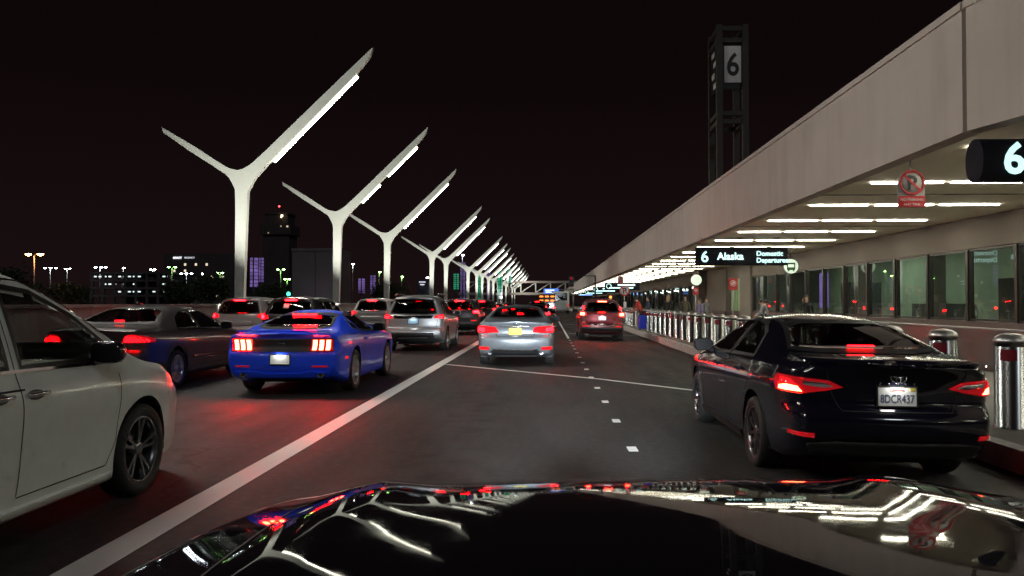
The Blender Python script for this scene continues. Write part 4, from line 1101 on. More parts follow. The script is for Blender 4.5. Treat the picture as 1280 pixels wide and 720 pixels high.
for i, o_ in enumerate(offs + [871, 9e4]):
    lab = where[i] if i < 5 else 'white Y lamp post beside us, standing before the first of the row' if i > 15 else 'white Y lamp post in the far end of the row, dwindling towards the footbridge'
    if i == 0:
        root = thing('street_lamp', lab, 'lamp post', (LX, -LX * 1000 / o_, 0), group='Y shaped lamp posts behind the barrier')
        obj('post', y_post(), M['post'], root, smooth=True, angle=35)
        h_, t_, l_ = strip_mesh(-.03, 1.0); s0 = obj('light_strip', h_, M['post'], root); obj('diffuser', t_, M['strip'], s0); obj('side_lens', l_, M['lens'], s0)
        bm = BM(); box(bm, (z4(257.5, 0)[0], -.146, 1.9), (.20, .012, .42), bevel=.004); obj('access_plate', bm, M['post'], root)
        bm = BM(); cyl(bm, (0, 0, 0), (0, 0, .12), .5, .42, 24); obj('footing', bm, M['concrete'], root, loc=(z4(257, 0)[0], 0, 0))
        light('added_flood', 'SPOT', (1.8, -5.2, .5), 4200, (1, .98, .88), aim=(1.2, 0, 9.4), parent=root, spot_size=R(75), spot_blend=.7, shadow_soft_size=.15)  # unseen flood added to brighten the post and its arms
        bm = BM(); box(bm, (1.8, -5.25, .35), (.5, .25, .22), bevel=.03); cyl(bm, (1.8, -5.25, 0), (1.8, -5.25, .3), .05, seg=8); obj('added_flood_housing', bm, M['black'], root)  # made-up casing for the added flood, hidden behind the barrier
        proto = root
    else:
        root = copy_tree(proto); root.location.y = -LX * 1000 / o_; root['label'] = lab
        if i == 1:
            for c in list(root.children):
                if c.name.startswith('light_strip'):
                    for g in list(c.children): bpy.data.objects.remove(g)
                    bpy.data.objects.remove(c)
            for a_, b_ in ((.02, .34), (.48, 1.0)):
                h_, t_, l_ = strip_mesh(a_, b_); s0 = obj('light_strip', h_, M['post'], root); obj('diffuser', t_, M['strip'], s0); obj('side_lens', l_, M['lens'], s0)

# ------------------------------------------------------------------ terminal canopy
XE, ZS, ZT, XW = 6.2, 4.1, 5.98, 13.0
can = thing('canopy', 'long cream concrete canopy with rows of tube lights over the terminal pavement', 'canopy', (XE, 0, 0))
path = [(XE, 300.0), (XE, 12.2), (XE + 4.6, -6.35)]       # outer edge in plan, turning away beside us
def off_path(d):
    return [(path[0][0] + d, path[0][1]), (path[1][0] + d, path[1][1] - d * .12), (path[2][0] + d * .97, path[2][1] - d * .24)]
def wall_strip(bm, pl, z0, z1, th):
    q = off_path(th) if True else None
    for (a, b), (c, d) in zip(zip(pl, pl[1:]), zip(q, q[1:])):
        v = [bm.verts.new((x - XE, y, z)) for (x, y) in (a, b, d, c) for z in (z0, z1)]
        for f in ((0, 2, 3, 1), (4, 5, 7, 6), (0, 1, 5, 4), (2, 6, 7, 3), (1, 3, 7, 5), (0, 4, 6, 2)): bm.faces.new([v[k] for k in f])
    bmesh.ops.recalc_face_normals(bm, faces=bm.faces)
bm = BM()
ys = [12.21]
while ys[-1] < 300: ys.append(ys[-1] + 12.2)
for a, b in zip(ys, ys[1:]): box(bm, (.15, (a + b) / 2, (ZS + ZT - .1) / 2 - .03), (.30, b - a - .014, ZT - .1 - ZS + .06), bevel=.012)
obj('fascia', bm, M['fascia'], can)
bm = BM(); dx, dy = 4.6, -18.55; ln = math.hypot(dx, dy); rt = Matrix.Rotation(math.atan2(-dx, -dy) * -1 + PI, 3, 'Z')
ang = math.atan2(dx, -dy)
box(bm, (dx / 2 + .15, 12.19 + dy / 2 - .02, (ZS + ZT - .1) / 2 - .03), (.30, ln - .04, ZT - .1 - ZS + .06), rot=Matrix.Rotation(ang, 3, 'Z'), bevel=.012)
obj('fascia', bm, M['fascia'], can)
bm = BM(); box(bm, (.15, 156.45, ZT - .04), (.36, 288.5, .12), bevel=.01); box(bm, (dx / 2 + .15, 12.19 + dy / 2, ZT - .04), (.36, ln, .12), rot=Matrix.Rotation(ang, 3, 'Z'), bevel=.01)
obj('coping', bm, M['fascia'], can)
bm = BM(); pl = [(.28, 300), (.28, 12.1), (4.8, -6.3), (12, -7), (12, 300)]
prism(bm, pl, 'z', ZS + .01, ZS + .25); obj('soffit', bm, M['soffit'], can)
bm = BM(); prism(bm, [(.3, 300), (.3, 12.1), (4.9, -6.3), (12, -7), (12, 300)], 'z', ZT - .35, ZT - .12); obj('roof', bm, M['concrete'], can)
tm = BM(); box(tm, (0, 0, 0), (1.49, .11, .007)); tube_me = bpy.data.meshes.new('ceiling_light'); tm.to_mesh(tube_me); tm.free(); tube_far = tube_me.copy()
rest = BM(); n_ = 0
for k in range(-4, 62):
    y = 13.62 + 4.05 * k
    for j in range(3):
        x = 7.78 + 1.70 * j
        if y < 12.2 and x - .95 < XE + .3 + (12.2 - y) * .248: continue
        if n_ < 99:
            o = obj('ceiling_light', tube_me if k < 11 else tube_far, M['tube'] if k < 11 else M['tube_far'], can, loc=(x - XE, y, ZS - .012)); n_ += 1
        elif y < 240: box(rest, (x - XE, y, ZS - .012), (1.49, .11, .007))
tag(obj('ceiling_light', rest, M['tube_far'], can), kind='stuff')
# dark joint lines across the soffit
bm = BM()
for k in range(30): box(bm, (6, 11.6 + 8.1 * k, ZS + .004), (11.2, .03, .02))
obj('soffit_joint', bm, M['plinth'], can)

# ------------------------------------------------------------------ terminal building behind the pavement
ter = thing('terminal_building', 'terminal frontage with dark framed shopfront windows under the canopy', 'building', (XW, 0, 0))
def tb(nm, c, s, m, bevel=0.0):
    bm = BM(); box(bm, (c[0] - XW, c[1], c[2]), s, bevel=bevel); return obj(nm, bm, m, ter)
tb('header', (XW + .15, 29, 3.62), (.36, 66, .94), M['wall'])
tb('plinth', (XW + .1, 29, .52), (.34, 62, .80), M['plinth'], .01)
mull = [12.4 + 2.6 * k for k in range(15)]
wins = []
fm_ = BM(); box(fm_, (0, 0, 2.03), (.20, .13, 2.22)); fme = bpy.data.meshes.new('mullion'); fm_.to_mesh(fme); fm_.free()
gm_ = BM(); quad(gm_, (0, .06, .93), (0, .06, 3.13), (0, 2.54, 3.13), (0, 2.54, .93)); gme = bpy.data.meshes.new('window'); gm_.to_mesh(gme); gm_.free()
rm_ = BM(); rg = [[(x, y, z) for (y, z) in q] for x in (-.06, .06) for q in (((.08, .94), (2.52, .94), (2.52, 3.13), (.08, 3.13)), ((.14, 1.0), (2.46, 1.0), (2.46, 3.07), (.14, 3.07)))]
rv = [[rm_.verts.new(p) for p in r_] for r_ in rg]
for k in range(4):
    j = (k + 1) % 4
    for a_, b_ in ((0, 1), (3, 2), (2, 0), (1, 3)): rm_.faces.new((rv[a_][k], rv[a_][j], rv[b_][j], rv[b_][k]))
bmesh.ops.recalc_face_normals(rm_, faces=rm_.faces)
rme = bpy.data.meshes.new('window_frame'); rm_.to_mesh(rme); rm_.free()
for y in mull + [mull[-1] + 2.6]: obj('mullion', fme, M['frame'], ter, loc=(.06, y, 0))
for y in mull:
    w = obj('window', gme, M['glass_wall'], ter, loc=(.06, y, 0)); obj('window_frame', rme, M['frame'], w)
yE = mull[-1] + 2.6
tb('pier', (XW + .2, yE + 1.5, 2.1), (.7, 2.8, 3.95), M['wall'])
tb('doorway', (XW + .28, yE + 5.0, 1.75), (.06, 4.1, 3.2), M['frame'])
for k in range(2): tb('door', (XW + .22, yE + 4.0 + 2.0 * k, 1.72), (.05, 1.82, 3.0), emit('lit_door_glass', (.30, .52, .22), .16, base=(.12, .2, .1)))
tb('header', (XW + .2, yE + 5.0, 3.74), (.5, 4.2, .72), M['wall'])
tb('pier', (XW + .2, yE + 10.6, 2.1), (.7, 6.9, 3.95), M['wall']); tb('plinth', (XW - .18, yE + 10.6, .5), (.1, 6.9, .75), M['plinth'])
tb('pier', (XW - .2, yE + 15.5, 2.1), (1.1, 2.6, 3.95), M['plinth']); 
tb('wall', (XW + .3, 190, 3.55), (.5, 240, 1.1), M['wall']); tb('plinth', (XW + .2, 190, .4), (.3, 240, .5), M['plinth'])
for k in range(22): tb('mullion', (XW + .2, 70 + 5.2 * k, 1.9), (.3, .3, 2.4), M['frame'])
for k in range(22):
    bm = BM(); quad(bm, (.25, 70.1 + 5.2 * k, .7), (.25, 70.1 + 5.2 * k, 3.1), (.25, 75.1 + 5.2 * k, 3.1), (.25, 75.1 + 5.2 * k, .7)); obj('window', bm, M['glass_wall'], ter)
# the hall inside
M['hall_wall'] = mat('hall_wall', (.36, .43, .32), .7, var=.15, scale=.5)
M['hall_dark'] = mat('hall_dark', (.04, .045, .045), .5, var=.2)
M['hall_light'] = emit('hall_light', (.88, 1, .84), 52)
tb('hall_wall', (XW + 7.0, 100, 2), (.2, 190, 4), M['hall_wall']); tb('hall_wall', (XW + 3.5, 4.9, 2), (7, .2, 4), M['hall_wall'])
tb('hall_floor', (XW + 3.6, 100, .10), (6.8, 190, .1), M['concrete']); tb('hall_ceiling', (XW + 3.75, 100, 3.95), (6.5, 190, .1), M['hall_wall'])
rnd = random.Random(3)
for k in range(11):
    y = 8 + k * 4.6; tb('hall_light', (XW + 2.6 + (k % 3) * 1.3, y, 3.86), (1.4, .14, .06), M['hall_light'])
for k, (x, y, w, h, c) in enumerate([(3.2, 14.5, 1.2, 2.3, 'hall_dark'), (2.2, 19.4, .5, 3.7, 'wall'), (4.2, 21.5, 1.6, 2.6, 'hall_dark'), (2.6, 25.2, .5, 3.7, 'wall'), (3.6, 28.6, 1.3, 2.2, 'hall_dark'), (2.2, 32, .5, 3.7, 'wall'), (4.0, 35.5, 1.8, 1.3, 'hall_dark'), (2.0, 39, .5, 3.7, 'wall'), (3.5, 43, 1.6, 2.4, 'hall_dark')]):
    tb('hall_partition', (XW + x, y, h / 2 + .15), (w, w * .8, h), M[c], .03)
tb('door_sign', (XW + 2.3, 24.4, 1.26), (.05, .5, .12), emit('green_exit_glow', (.05, 1, .35), 3))
tb('screen', (XW + 3.0, 47.2, 2.2), (.08, 1.3, 2.0), emit('violet_screen', (.32, .2, .75), .55))
bm = BM(); tube(bm, [(3, 28.9, 1.2), (3, 28.9, 2.0), (3, 28.5, 2.1), (3, 28.2, 2.1)], .03, 8); obj('neon_tube', bm, emit('cool_neon', (.55, .8, 1), 6), ter)
bm = BM()
for k in range(40): lathe(bm, [(.001, -.07), (.07, 0), (.001, .07)], 'z', 6, c=(1.2 + (k % 3) * .9, 72 + k * 1.15 + (k % 4) * .2, 2.95 - (k % 2) * .12))
tag(obj('string_light', bm, emit('string_lights', (1, .98, .9), 16), ter), kind='stuff')
bm = BM()
for k in range(5): box(bm, (1.6, 70 + k * 2.6, 3.05), (.1, 1.9, .14))
obj('menu_lightbox', bm, emit('cool_lightbox', (.75, .95, 1), 7), ter)

# ------------------------------------------------------------------ bollards
def bollard():
    root = thing('bollard', 'polished steel bollard with a domed cap, first of the row beside the black saloon', 'bollard', (5.2, 9.0, .13), group='steel bollards along the kerb')
    bm = BM(); r = .165
    lathe(bm, [(r + .01, 0), (r + .01, .012), (r, .02), (r, .88), (r - .006, .886), (r - .006, .898), (r, .904), (r, .935)], 'z', 36); obj('shaft', bm, M['steel'], root)
    bm = BM(); lathe(bm, [(r, .935), (r + .008, .94), (r + .008, .955), (r - .01, .985), (r * .72, 1.015), (r * .35, 1.03), (.001, 1.034)], 'z', 36); obj('cap', bm, M['steel_cap'], root)
    bm = BM()
    for k in range(7):
        t0, t1 = PI * (1.13 + .035 * k), PI * (1.20 + .035 * (k + 1)); q = r + .003
        quad(bm, (q * math.cos(t0), q * math.sin(t0), .74), (q * math.cos(t1), q * math.sin(t1), .74), (q * math.cos(t1), q * math.sin(t1), .86), (q * math.cos(t0), q * math.sin(t0), .86))
    obj('reflector', bm, M['bollard_red'], root)
    return root
b0 = bollard(); b0.location.x = 5.06
k = 1
for i in range(1, 43):
    if i in (24, 25): continue                 # the gap where the passenger in red stands
    c = copy_tree(b0); c.location = (5.03 if i == 1 else 4.98, 9.0 + 1.45 * i, .13)
    c['label'] = 'polished steel bollard, second from the right, in front of the steel planter' if i == 1 else ('domed steel bollard in the close row reflecting white headlamps, beyond the black saloon' if i < 24 else 'thin pale steel bollard beyond the passenger in red, beside the small suv')

# steel planter wall with a string of floor lights
pln = thing('planter', 'brushed steel planter wall with tiny lights along its foot, behind the near bollards', 'planter', (8.65, 13, .13))
bm = BM(); box(bm, (.1, 6.5, .50), (.2, 13, .72), bevel=.03); obj('panel', bm, M['steel_panel'], pln)
bm = BM(); box(bm, (.12, 6.5, .07), (.12, 12.9, .14)); obj('foot', bm, M['plinth'], pln)
bm = BM()
for k in range(30): lathe(bm, [(.001, -.014), (.014, 0), (.001, .014)], 'z', 6, c=(.0, .3 + k * .42, .105))
tag(obj('marker_light', bm, emit('floor_led', (1, .93, .8), 9), pln), kind='stuff')

# ------------------------------------------------------------------ signs
def hanging_sign(label, x0, x1, d, z0, z1, parts, poles, round_end=False, group='hanging direction signs under the canopy'):
    root = thing('hanging_sign', label, 'sign', ((x0 + x1) / 2, d, z0), group=group)
    bm = BM(); w = x1 - x0; h = z1 - z0
    r = h / 2 * (.98 if round_end else .25); pts = []
    for cx, s in ((w / 2 - .04, 1), (-w / 2 + .04, -1)):
        pass
    prof = [(.13 * math.copysign(abs(math.cos(t)) ** (.5 if not round_end else .9), math.cos(t)), h / 2 + h / 2 * math.copysign(abs(math.sin(t)) ** (.5 if not round_end else .9), math.sin(t))) for t in [2 * PI * k / 28 for k in range(28)]]
    dp = 1.0 if not round_end else 1.9
    prism(bm, [(y * dp, z) for y, z in prof], 'x', -w / 2, w / 2)
    obj('housing', bm, M['sign_box'], root, smooth=True, angle=50)
    bm = BM()
    for px_ in poles:
        box(bm, (px_ - (x0 + x1) / 2, 0, (h + ZS - z0) / 2 + h / 2 * .98), (.08, .08, ZS - z0 - h + .02)); box(bm, (px_ - (x0 + x1) / 2, 0, ZS - z0 - .01), (.22, .22, .03))
    obj('hanger', bm, M['sign_box'], root)
    for s, size, x, z, al, bold, key in parts:
        lettering(s, size, M[key], root, (x - (x0 + x1) / 2, -.13 * dp - .006, z - z0), align=al, depth=.006, bold=bold)
    return root
# the sign with the gate number and the airline: px 868..990, py 310..332 at road distance 32.6
D2 = 32.6
hanging_sign('long dark hanging sign with a 6, an airline name and two lines of lit lettering', 5.95, 9.6, D2, 2.99, 3.73,
    [('6', .62, 6.30, 3.13, 'CENTER', .012, 'sign_num'), ('Alaska', .40, 6.80, 3.22, 'LEFT', .008, 'sign_text'), ('Domestic', .27, 8.35, 3.37, 'LEFT', .004, 'sign_text'), ('Departures', .27, 8.35, 3.10, 'LEFT', .004, 'sign_text')], (6.3, 7.75, 9.2))
hanging_sign('big dark rounded hanging sign showing a 6 at the right edge of the picture', 6.2, 11.5, 11.9, 3.24, 3.87,
    [('6', .62, 6.47, 3.34, 'LEFT', .014, 'sign_num')], (6.58, 9.2, 11.0), round_end=True)
def bars(root, spec, x0, m):
    bm = BM()
    for (x, z, w, h) in spec: box(bm, (x, -.142, z), (w, .012, h))
    return obj('lettering', bm, m, root)
for i, d in enumerate((88, 112, 138, 168)):
    r_ = hanging_sign(['lit hanging sign with a round gate symbol above the small suv', 'second lit sign in the far stack of hanging signs', 'third lit sign in the far stack of hanging signs', 'blue tinted hanging sign at the far end of the canopy'][i], 6.2, 10.0, d, 2.85, 3.65, [], (6.6, 9.6))
    bm = BM(); lathe(bm, [(.22, -.006), (.30, -.006), (.30, .006), (.22, .006)], 'y', 20, c=(-1.45, -.142, .42), close=True); obj('symbol', bm, M['sign_num'], r_)
    bars(r_, [(.45 + .0, .55, 1.9, .16), (-.1, .24, 2.6, .13)], 0, M['sign_text'] if i < 3 else emit('sign_blue', (.25, .45, 1), 3))

def disc(bm, c, r, d=.02, seg=32, mi=0, r0=.0):
    lathe(bm, [(max(r0, .001), -d), (r, -d), (r, d), (max(r0, .001), d)], 'y', seg, c=c, mi=mi, close=r0 > 0)
def no_parking(root, c, r, yo=-.02):
    """white disc, black P, red ring with a bar"""
    bm = BM(); disc(bm, (c[0], c[1], c[2]), r * 1.0, .012); obj('sign_face', bm, M['sign_grey'], root)
    lettering('P', r * 1.55, M['ink'], root, (c[0] - r * .02, c[1] - .016, c[2] - r * .55), align='CENTER', depth=.002, bold=.012)
    bm = BM(); disc(bm, (c[0], c[1] - .019, c[2]), r, .004, r0=r * .82); box(bm, (c[0], c[1] - .022, c[2]), (r * 1.75, .004, r * .17), rot=Matrix.Rotation(R(45), 3, 'Y')); obj('ring', bm, M['sign_red'], root)
def soffit_sign(label, x, d):
    root = thing('no_parking_sign', label, 'sign', (x, d, 3.2), group='no parking signs hung from the canopy')
    bm = BM(); prism(bm, [(-.235, 0), (.235, 0), (.235, .45), (.20, .57), (.12, .65), (0, .68), (-.12, .65), (-.20, .57), (-.235, .45)], 'y', -.01, .014); obj('panel', bm, M['sign_grey'], root)
    no_parking(root, (0, -.02, .44), .225)
    bm = BM(); box(bm, (0, -.016, .105), (.465, .010, .20)); obj('band', bm, M['sign_red'], root)
    lettering('NO PARKING', .066, M['white_sign'], root, (0, -.024, .115), align='CENTER', depth=.002); lettering('ANY TIME', .066, M['white_sign'], root, (0, -.024, .03), align='CENTER', depth=.002)
    bm = BM(); cyl(bm, (0, .02, .3), (0, .02, ZS - 3.2), .02, seg=10); box(bm, (-.1, .05, ZS - 3.2 - .01), (.35, .18, .025)); obj('hanger', bm, M['galv'], root)
    return root
soffit_sign('red ringed parking sign with a red band, hung from the near canopy soffit', 6.50, 14.6)
soffit_sign('small no parking sign hung from the far canopy soffit above the round post sign', 6.5, 72)

def post_sign(label, x, d, z, r, kind):
    root = thing('post_sign', label, 'sign', (x, d, .13), group='signs on posts along the pavement')
    bm = BM(); cyl(bm, (0, .03, 0), (0, .03, z + r * .6), .028, seg=12); cyl(bm, (0, .03, 0), (0, .03, .03), .11, seg=16); obj('post', bm, M['galv'], root)
    if kind == 'round':
        no_parking(root, (0, -.02, z), r); bm = BM(); box(bm, (.02, -.01, z - .85), (.16, .012, .36)); obj('notice', bm, M['white_sign'], root)
    else:
        bm = BM(); box(bm, (0, 0, z), (r * 1.7, .02, r * 2.2), bevel=.009); obj('panel', bm, M['sign_red'], root)
        bm = BM(); disc(bm, (0, -.016, z + r * .15), r * .58, .005); obj('sign_face', bm, M['white_sign'], root)
        bm = BM(); disc(bm, (0, -.023, z + r * .15), r * .5, .003, r0=r * .36); box(bm, (0, -.024, z + r * .15), (r * .9, .004, r * .12), rot=Matrix.Rotation(R(45), 3, 'Y')); obj('ring', bm, M['sign_red'], root)
    return root
post_sign('round red no parking sign on a grey post beside the small suv', 4.62, 48.6, 2.08, .31, 'round')
post_sign('red rectangular sign with a white disc on a post in front of the green doors', 6.9, 30.2, 2.05, .20, 'rect')
post_sign('small red sign on a post below the round white lamp', 7.5, 41, 1.95, .17, 'rect')

def round_lamp(label, x, d, z, r, icon):
    root = thing('round_sign', label, 'sign', (x, d, z), group='round glowing signs hung under the canopy')
    bm = BM(); disc(bm, (0, 0, 0), r, .05); obj('sign_face', bm, emit('round_sign_glow', (.78, .95, .72), .95), root)
    bm = BM(); disc(bm, (0, 0, 0), r + .02, .06, r0=r); obj('rim', bm, M['galv'], root)
    bm = BM(); cyl(bm, (0, 0, r), (0, 0, ZS - z), .02, seg=8); obj('hanger', bm, M['sign_box'], root)
    bm = BM()
    if icon == 'bus':
        for (x_, z_, w, h) in ((0, .12, .34, .07), (-.15, 0, .05, .3), (.15, 0, .05, .3), (0, -.10, .34, .12), (-.1, -.19, .07, .06), (.1, -.19, .07, .06)): box(bm, (x_ * r / .3, -.06, z_ * r / .3), (w * r / .3, .012, h * r / .3))
    else: box(bm, (.02, -.06, .02), (r * 1.1, .012, r * .09), rot=Matrix.Rotation(R(-40), 3, 'Y'))
    obj('symbol', bm, mat('symbol_green', (.10, .22, .14), .5), root)
round_lamp('round pale green glowing sign with a bus symbol at the end of the airline sign', 11.3, 37.8, 3.18, .33, 'bus')
round_lamp('round white glowing sign with a diagonal bar hung beyond the airline sign', 11.0, 60, 3.17, .39, 'bar')

# ------------------------------------------------------------------ numbered pylon tower on the roof
tw = thing('sign_tower', 'slim dark steel frame tower with a white 6 panel above the canopy roof', 'tower', (10.05, 45, ZT - .2))
H_ = 16.65 - ZT + .2; wx = .70
M['tower'] = mat('tower_steel', (.06, .053, .044), .7, 0, var=.1)
for sx in (-1, 1):
    for sy in (-1, 1):
        bm = BM(); box(bm, (sx * wx, sy * 1.05, H_ / 2), (.32, .32, H_), bevel=.01); obj('post', bm, M['tower'], tw)
for z in (H_ - .2, H_ - .85, H_ - 4.85, H_ - 5.3, H_ - 9.2):
    bm = BM()
    for sy in (-1, 1): box(bm, (0, sy * 1.05, z), (2 * wx - .33, .24, .24))
    for sx in (-1, 1): box(bm, (sx * wx, 0, z), (.24, 2.1 - .33, .24))
    obj('crossbar', bm, M['tower'], tw)
bm = BM(); box(bm, (.03, -.97, H_ - 2.2), (1.16, .08, 2.6)); obj('backing_panel', bm, M['ink'], tw)
bm = BM(); box(bm, (.04, -1.03, H_ - 2.15), (.92, .06, 2.0)); pn = obj('number_panel', bm, M['white_sign'], tw)
lettering('6', 1.75, M['ink'], pn, (.04, -1.065, H_ - 2.75), align='CENTER', depth=.003, bold=.03, sx=.82)
light('panel_fill', 'AREA', (.06, -1.75, H_ - 1.0), .3, (1, .95, .85), aim=(.06, -1.3, H_ - 2.3), parent=tw, size=.8)  # unseen light added to brighten the number panel
bm = BM(); box(bm, (-wx - .02, 0, H_ - 2.2), (.06, 1.9, 2.5)); sd = obj('backing_panel', bm, M['ink'], tw)
bm = BM()
for k in range(4): box(bm, (-wx - .06, .2 * (-1) ** k, H_ - 1.3 - k * .6), (.03, .7, .3))
obj('side_marking', bm, M['white_sign'], sd)

# ------------------------------------------------------------------ far up the road
fb = thing('footbridge', 'pale truss footbridge crossing the road in the distance', 'bridge', (-6, 260, 0))
bm = BM(); box(bm, (2, 0, 4.3), (50, 3, .8), bevel=.05); obj('deck', bm, M['fascia'], fb)
bm = BM(); box(bm, (2, 0, 8.1), (50, 3.4, .6), bevel=.05); obj('roof', bm, M['fascia'], fb)
for k in range(11):
    x = -22 + 4.8 * k; bm = BM(); box(bm, (x, -1.3, 6.25), (.35, .3, 3.1)); box(bm, (x, 1.3, 6.25), (.35, .3, 3.1)); obj('post', bm, M['post'], fb)
    if k < 10: bm = BM(); tube(bm, [(x + .2, -1.3, 4.75), (x + 4.6, -1.3, 7.75)], .16, 8); obj('brace', bm, M['post'], fb)
for x in (-22, 26): bm = BM(); box(bm, (x, 0, 2), (1.2, 2.2, 4.0), bevel=.08); obj('pier', bm, M['concrete'], fb)
ov = thing('overhead_sign', 'blue lit overhead road sign in front of the distant footbridge', 'sign', (4.75, 150, 0))
bm = BM(); cyl(bm, (0, 0, 0), (0, 0, 4.2), .14, .10, 12); cyl(bm, (0, 0, 3.9), (-5.6, 0, 3.9), .08, .06, 10); obj('mast', bm, M['galv'], ov)
bm = BM(); box(bm, (-4.15, -.14, 3.6), (2.8, .08, .95), bevel=.03); pn = obj('panel', bm, emit('blue_panel', (.08, .22, .95), .9), ov)
bm = BM()
for (x, z, w) in ((-4.4, 3.78, 1.7), (-4.1, 3.42, 2.2)): box(bm, (x, -.19, z), (w, .012, .16))
obj('lettering', bm, emit('panel_letters', (.7, .82, 1), 2.2), pn)
ts = thing('traffic_signal', 'dark traffic signal head hung out over the road by the canopy edge', 'traffic signal', (4.7, 80, 0))
bm = BM(); cyl(bm, (0, 0, 0), (0, 0, 4.2), .10, .08, 12); cyl(bm, (0, 0, 4.12), (-2.5, 0, 4.2), .05, .04, 10); obj('mast', bm, M['black'], ts)
bm = BM(); box(bm, (-2.38, -.1, 3.58), (.52, .22, 1.05), bevel=.05); hd = obj('signal_head', bm, M['black'], ts)
for k in range(3):
    bm = BM(); disc(bm, (-2.38, -.22, 3.9 - .32 * k), .12, .015); obj('lens', bm, M['red_dim'] if k == 0 else M['ink'], hd)

# ------------------------------------------------------------------ the airport beyond the barrier
def street_light(label, px, py, d, c, arms, s=30, size=.16, ground=0):
    p = at(px, py, d)
    root = thing('street_light', label, 'lamp post', (p.x, d, ground), group='street lights beyond the barrier')
    bm = BM(); tube(bm, [(0, 0, 0), (0, 0, p.z - .1)], [.11, .06], 8)
    for a in arms: tube(bm, [(0, 0, p.z - .12), (a * .6, 0, p.z + .08), (a, 0, p.z + .06)], .035, 6)
    obj('pole', bm, M['galv'], root)
    for a in arms:
        bm = BM(); box(bm, (a, 0, p.z + .10), (size * 2.4, size * 1.6, .10), bevel=.02); h = obj('lamp_head', bm, M['black'], root)
        bm = BM(); lathe(bm, [(.001, -size * .6), (size * .6, -size * .35), (size * .9, 0), (.001, .02)], 'z', 12, c=(a, 0, p.z + .05)); obj('bulb', bm, c, h)
    return root
GRN = emit('green_white_lamp', (.40, 1, .22), 60); WHT = emit('cool_white_lamp', (.85, .95, 1), 60); ORG = emit('sodium_lamp', (1, .42, .12), 75)
street_light('sodium orange double street light at the left edge above the minivan roof', 43, 318, 95, ORG, (-.75, .75), size=.40)
for px, py, d, c, arms in ((63, 335, 190, WHT, (-1.3, 0.05, 1.35)), (84, 336, 190, WHT, (-.4, .6)), (125, 334, 210, WHT, (-1.2, .4, 1.5)), (154, 335, 210, WHT, (.1,)), (191, 337, 210, WHT, (-.5, .5)),
    (215, 334, 140, GRN, (-.6, .6)), (233, 342, 200, WHT, (-1.3, 0, 1.3)), (253, 342, 200, WHT, (.1,)), (275, 341, 160, GRN, (-.5, .5)), (351, 337, 120, GRN, (-.45, .45)), (359, 349, 190, GRN, (-.5, .5)),
    (474, 340, 130, GRN, (.1,)), (502, 346, 110, GRN, (.1,)), (441, 330, 170, WHT, (.1,)), (578, 319, 160, WHT, (.1,)), (537, 347, 220, WHT, (-.6, .6))):
    street_light('%s street light %s' % ('greenish' if c is GRN else 'cold white', {63: 'with three heads left of the parking garage', 84: 'with two heads left of the parking garage', 125: 'with three heads over the parking garage', 154: 'with one head over the parking garage', 191: 'with two heads at the end of the parking garage',
      215: 'with two heads below the hotel lettering', 233: 'with three heads in front of the hotel', 253: 'with one head in front of the hotel', 275: 'with two heads beside the first Y lamp post', 351: 'with two heads between the violet pylons and the grey block', 359: 'with two low heads beside the grey block',
      474: 'with one head beside the third Y lamp post', 502: 'with one head above the silver crossover', 441: 'at the corner of the grey block', 578: 'above the green pylons', 537: 'with two heads beside the dark notice board'}[px]), px, py, d, c, arms, size=.22 * d / 120)
def bld(name, label, cat, px0, px1, py_top, d, depth, m):
    a = at(px0, py_top, d); b = at(px1, py_top, d)
    root = thing(name, label, cat, ((a.x + b.x) / 2, d, 0)); w = b.x - a.x
    bm = BM(); box(bm, (0, depth / 2, a.z / 2), (w, depth, a.z), bevel=.06); obj('wall', bm, m, root)
    return root, w, a.z
M['far_dark'] = mat('far_facade', (.065, .05, .052), .8, var=.2, scale=.2); M['far_grey'] = mat('far_grey_facade', (.15, .13, .135), .8, var=.12, scale=.3)
# open parking garage with its lit decks
pg = thing('parking_garage', 'open multi-storey parking garage with rows of white deck lights', 'building', at(162, 378, 200) * 1); pg.location.z = 0
W_ = 21.0
for k in range(4): bm = BM(); box(bm, (0, 8, 3.2 + 1.95 * k), (W_, 16, .55)); obj('deck', bm, M['far_dark'], pg)
bm = BM(); box(bm, (0, 15.5, 4.5), (W_, .5, 9)); obj('wall', bm, M['far_grey'], pg)
for k in range(8): bm = BM(); box(bm, (-W_ / 2 + .4 + k * (W_ - .8) / 7, .4, 4.7), (.6, .6, 9.2)); obj('column', bm, M['far_dark'], pg)
rnd = random.Random(5); glow = emit('garage_light', (.85, 1, .97), 1.1)
for z in range(3):
    for k in range(16):
        if rnd.random() < .25 or (z == 0 and k < 5) or (k in (10, 11)): continue
        bm = BM(); box(bm, (-W_ / 2 + .9 + k * 1.29, .9, 4.75 + 1.95 * z - .5), (.7, .10, .34)); obj('deck_light', bm, glow, pg)
for k in range(5): pass
hb, hw_, hz = bld('hotel', 'dark hotel block with a small white lit name on its parapet', 'building', 205, 292, 317, 300, 30, M['far_dark'])
lettering('HYATT', 1.05, emit('hotel_letters', (.9, .95, 1), 1.6), hb, (at(219, 0, 300).x - hb.location.x, -.12, hz - 2.0), depth=.08, bold=.03)
lettering('REGENCY', .9, emit('hotel_letters_thin', (.9, .95, 1), .7), hb, (at(233, 0, 300).x - hb.location.x, -.12, hz - 1.9), depth=.08)
win_l = emit('warm_window', (1, .85, .6), .9)
for k in range(14):
    bm = BM(); box(bm, (-hw_ / 2 + 2 + (k * 7 % 11) * 2.1, -.03, 4 + (k * 5 % 6) * 2.4), (.8, .08, .9)); obj('window', bm, win_l, hb)
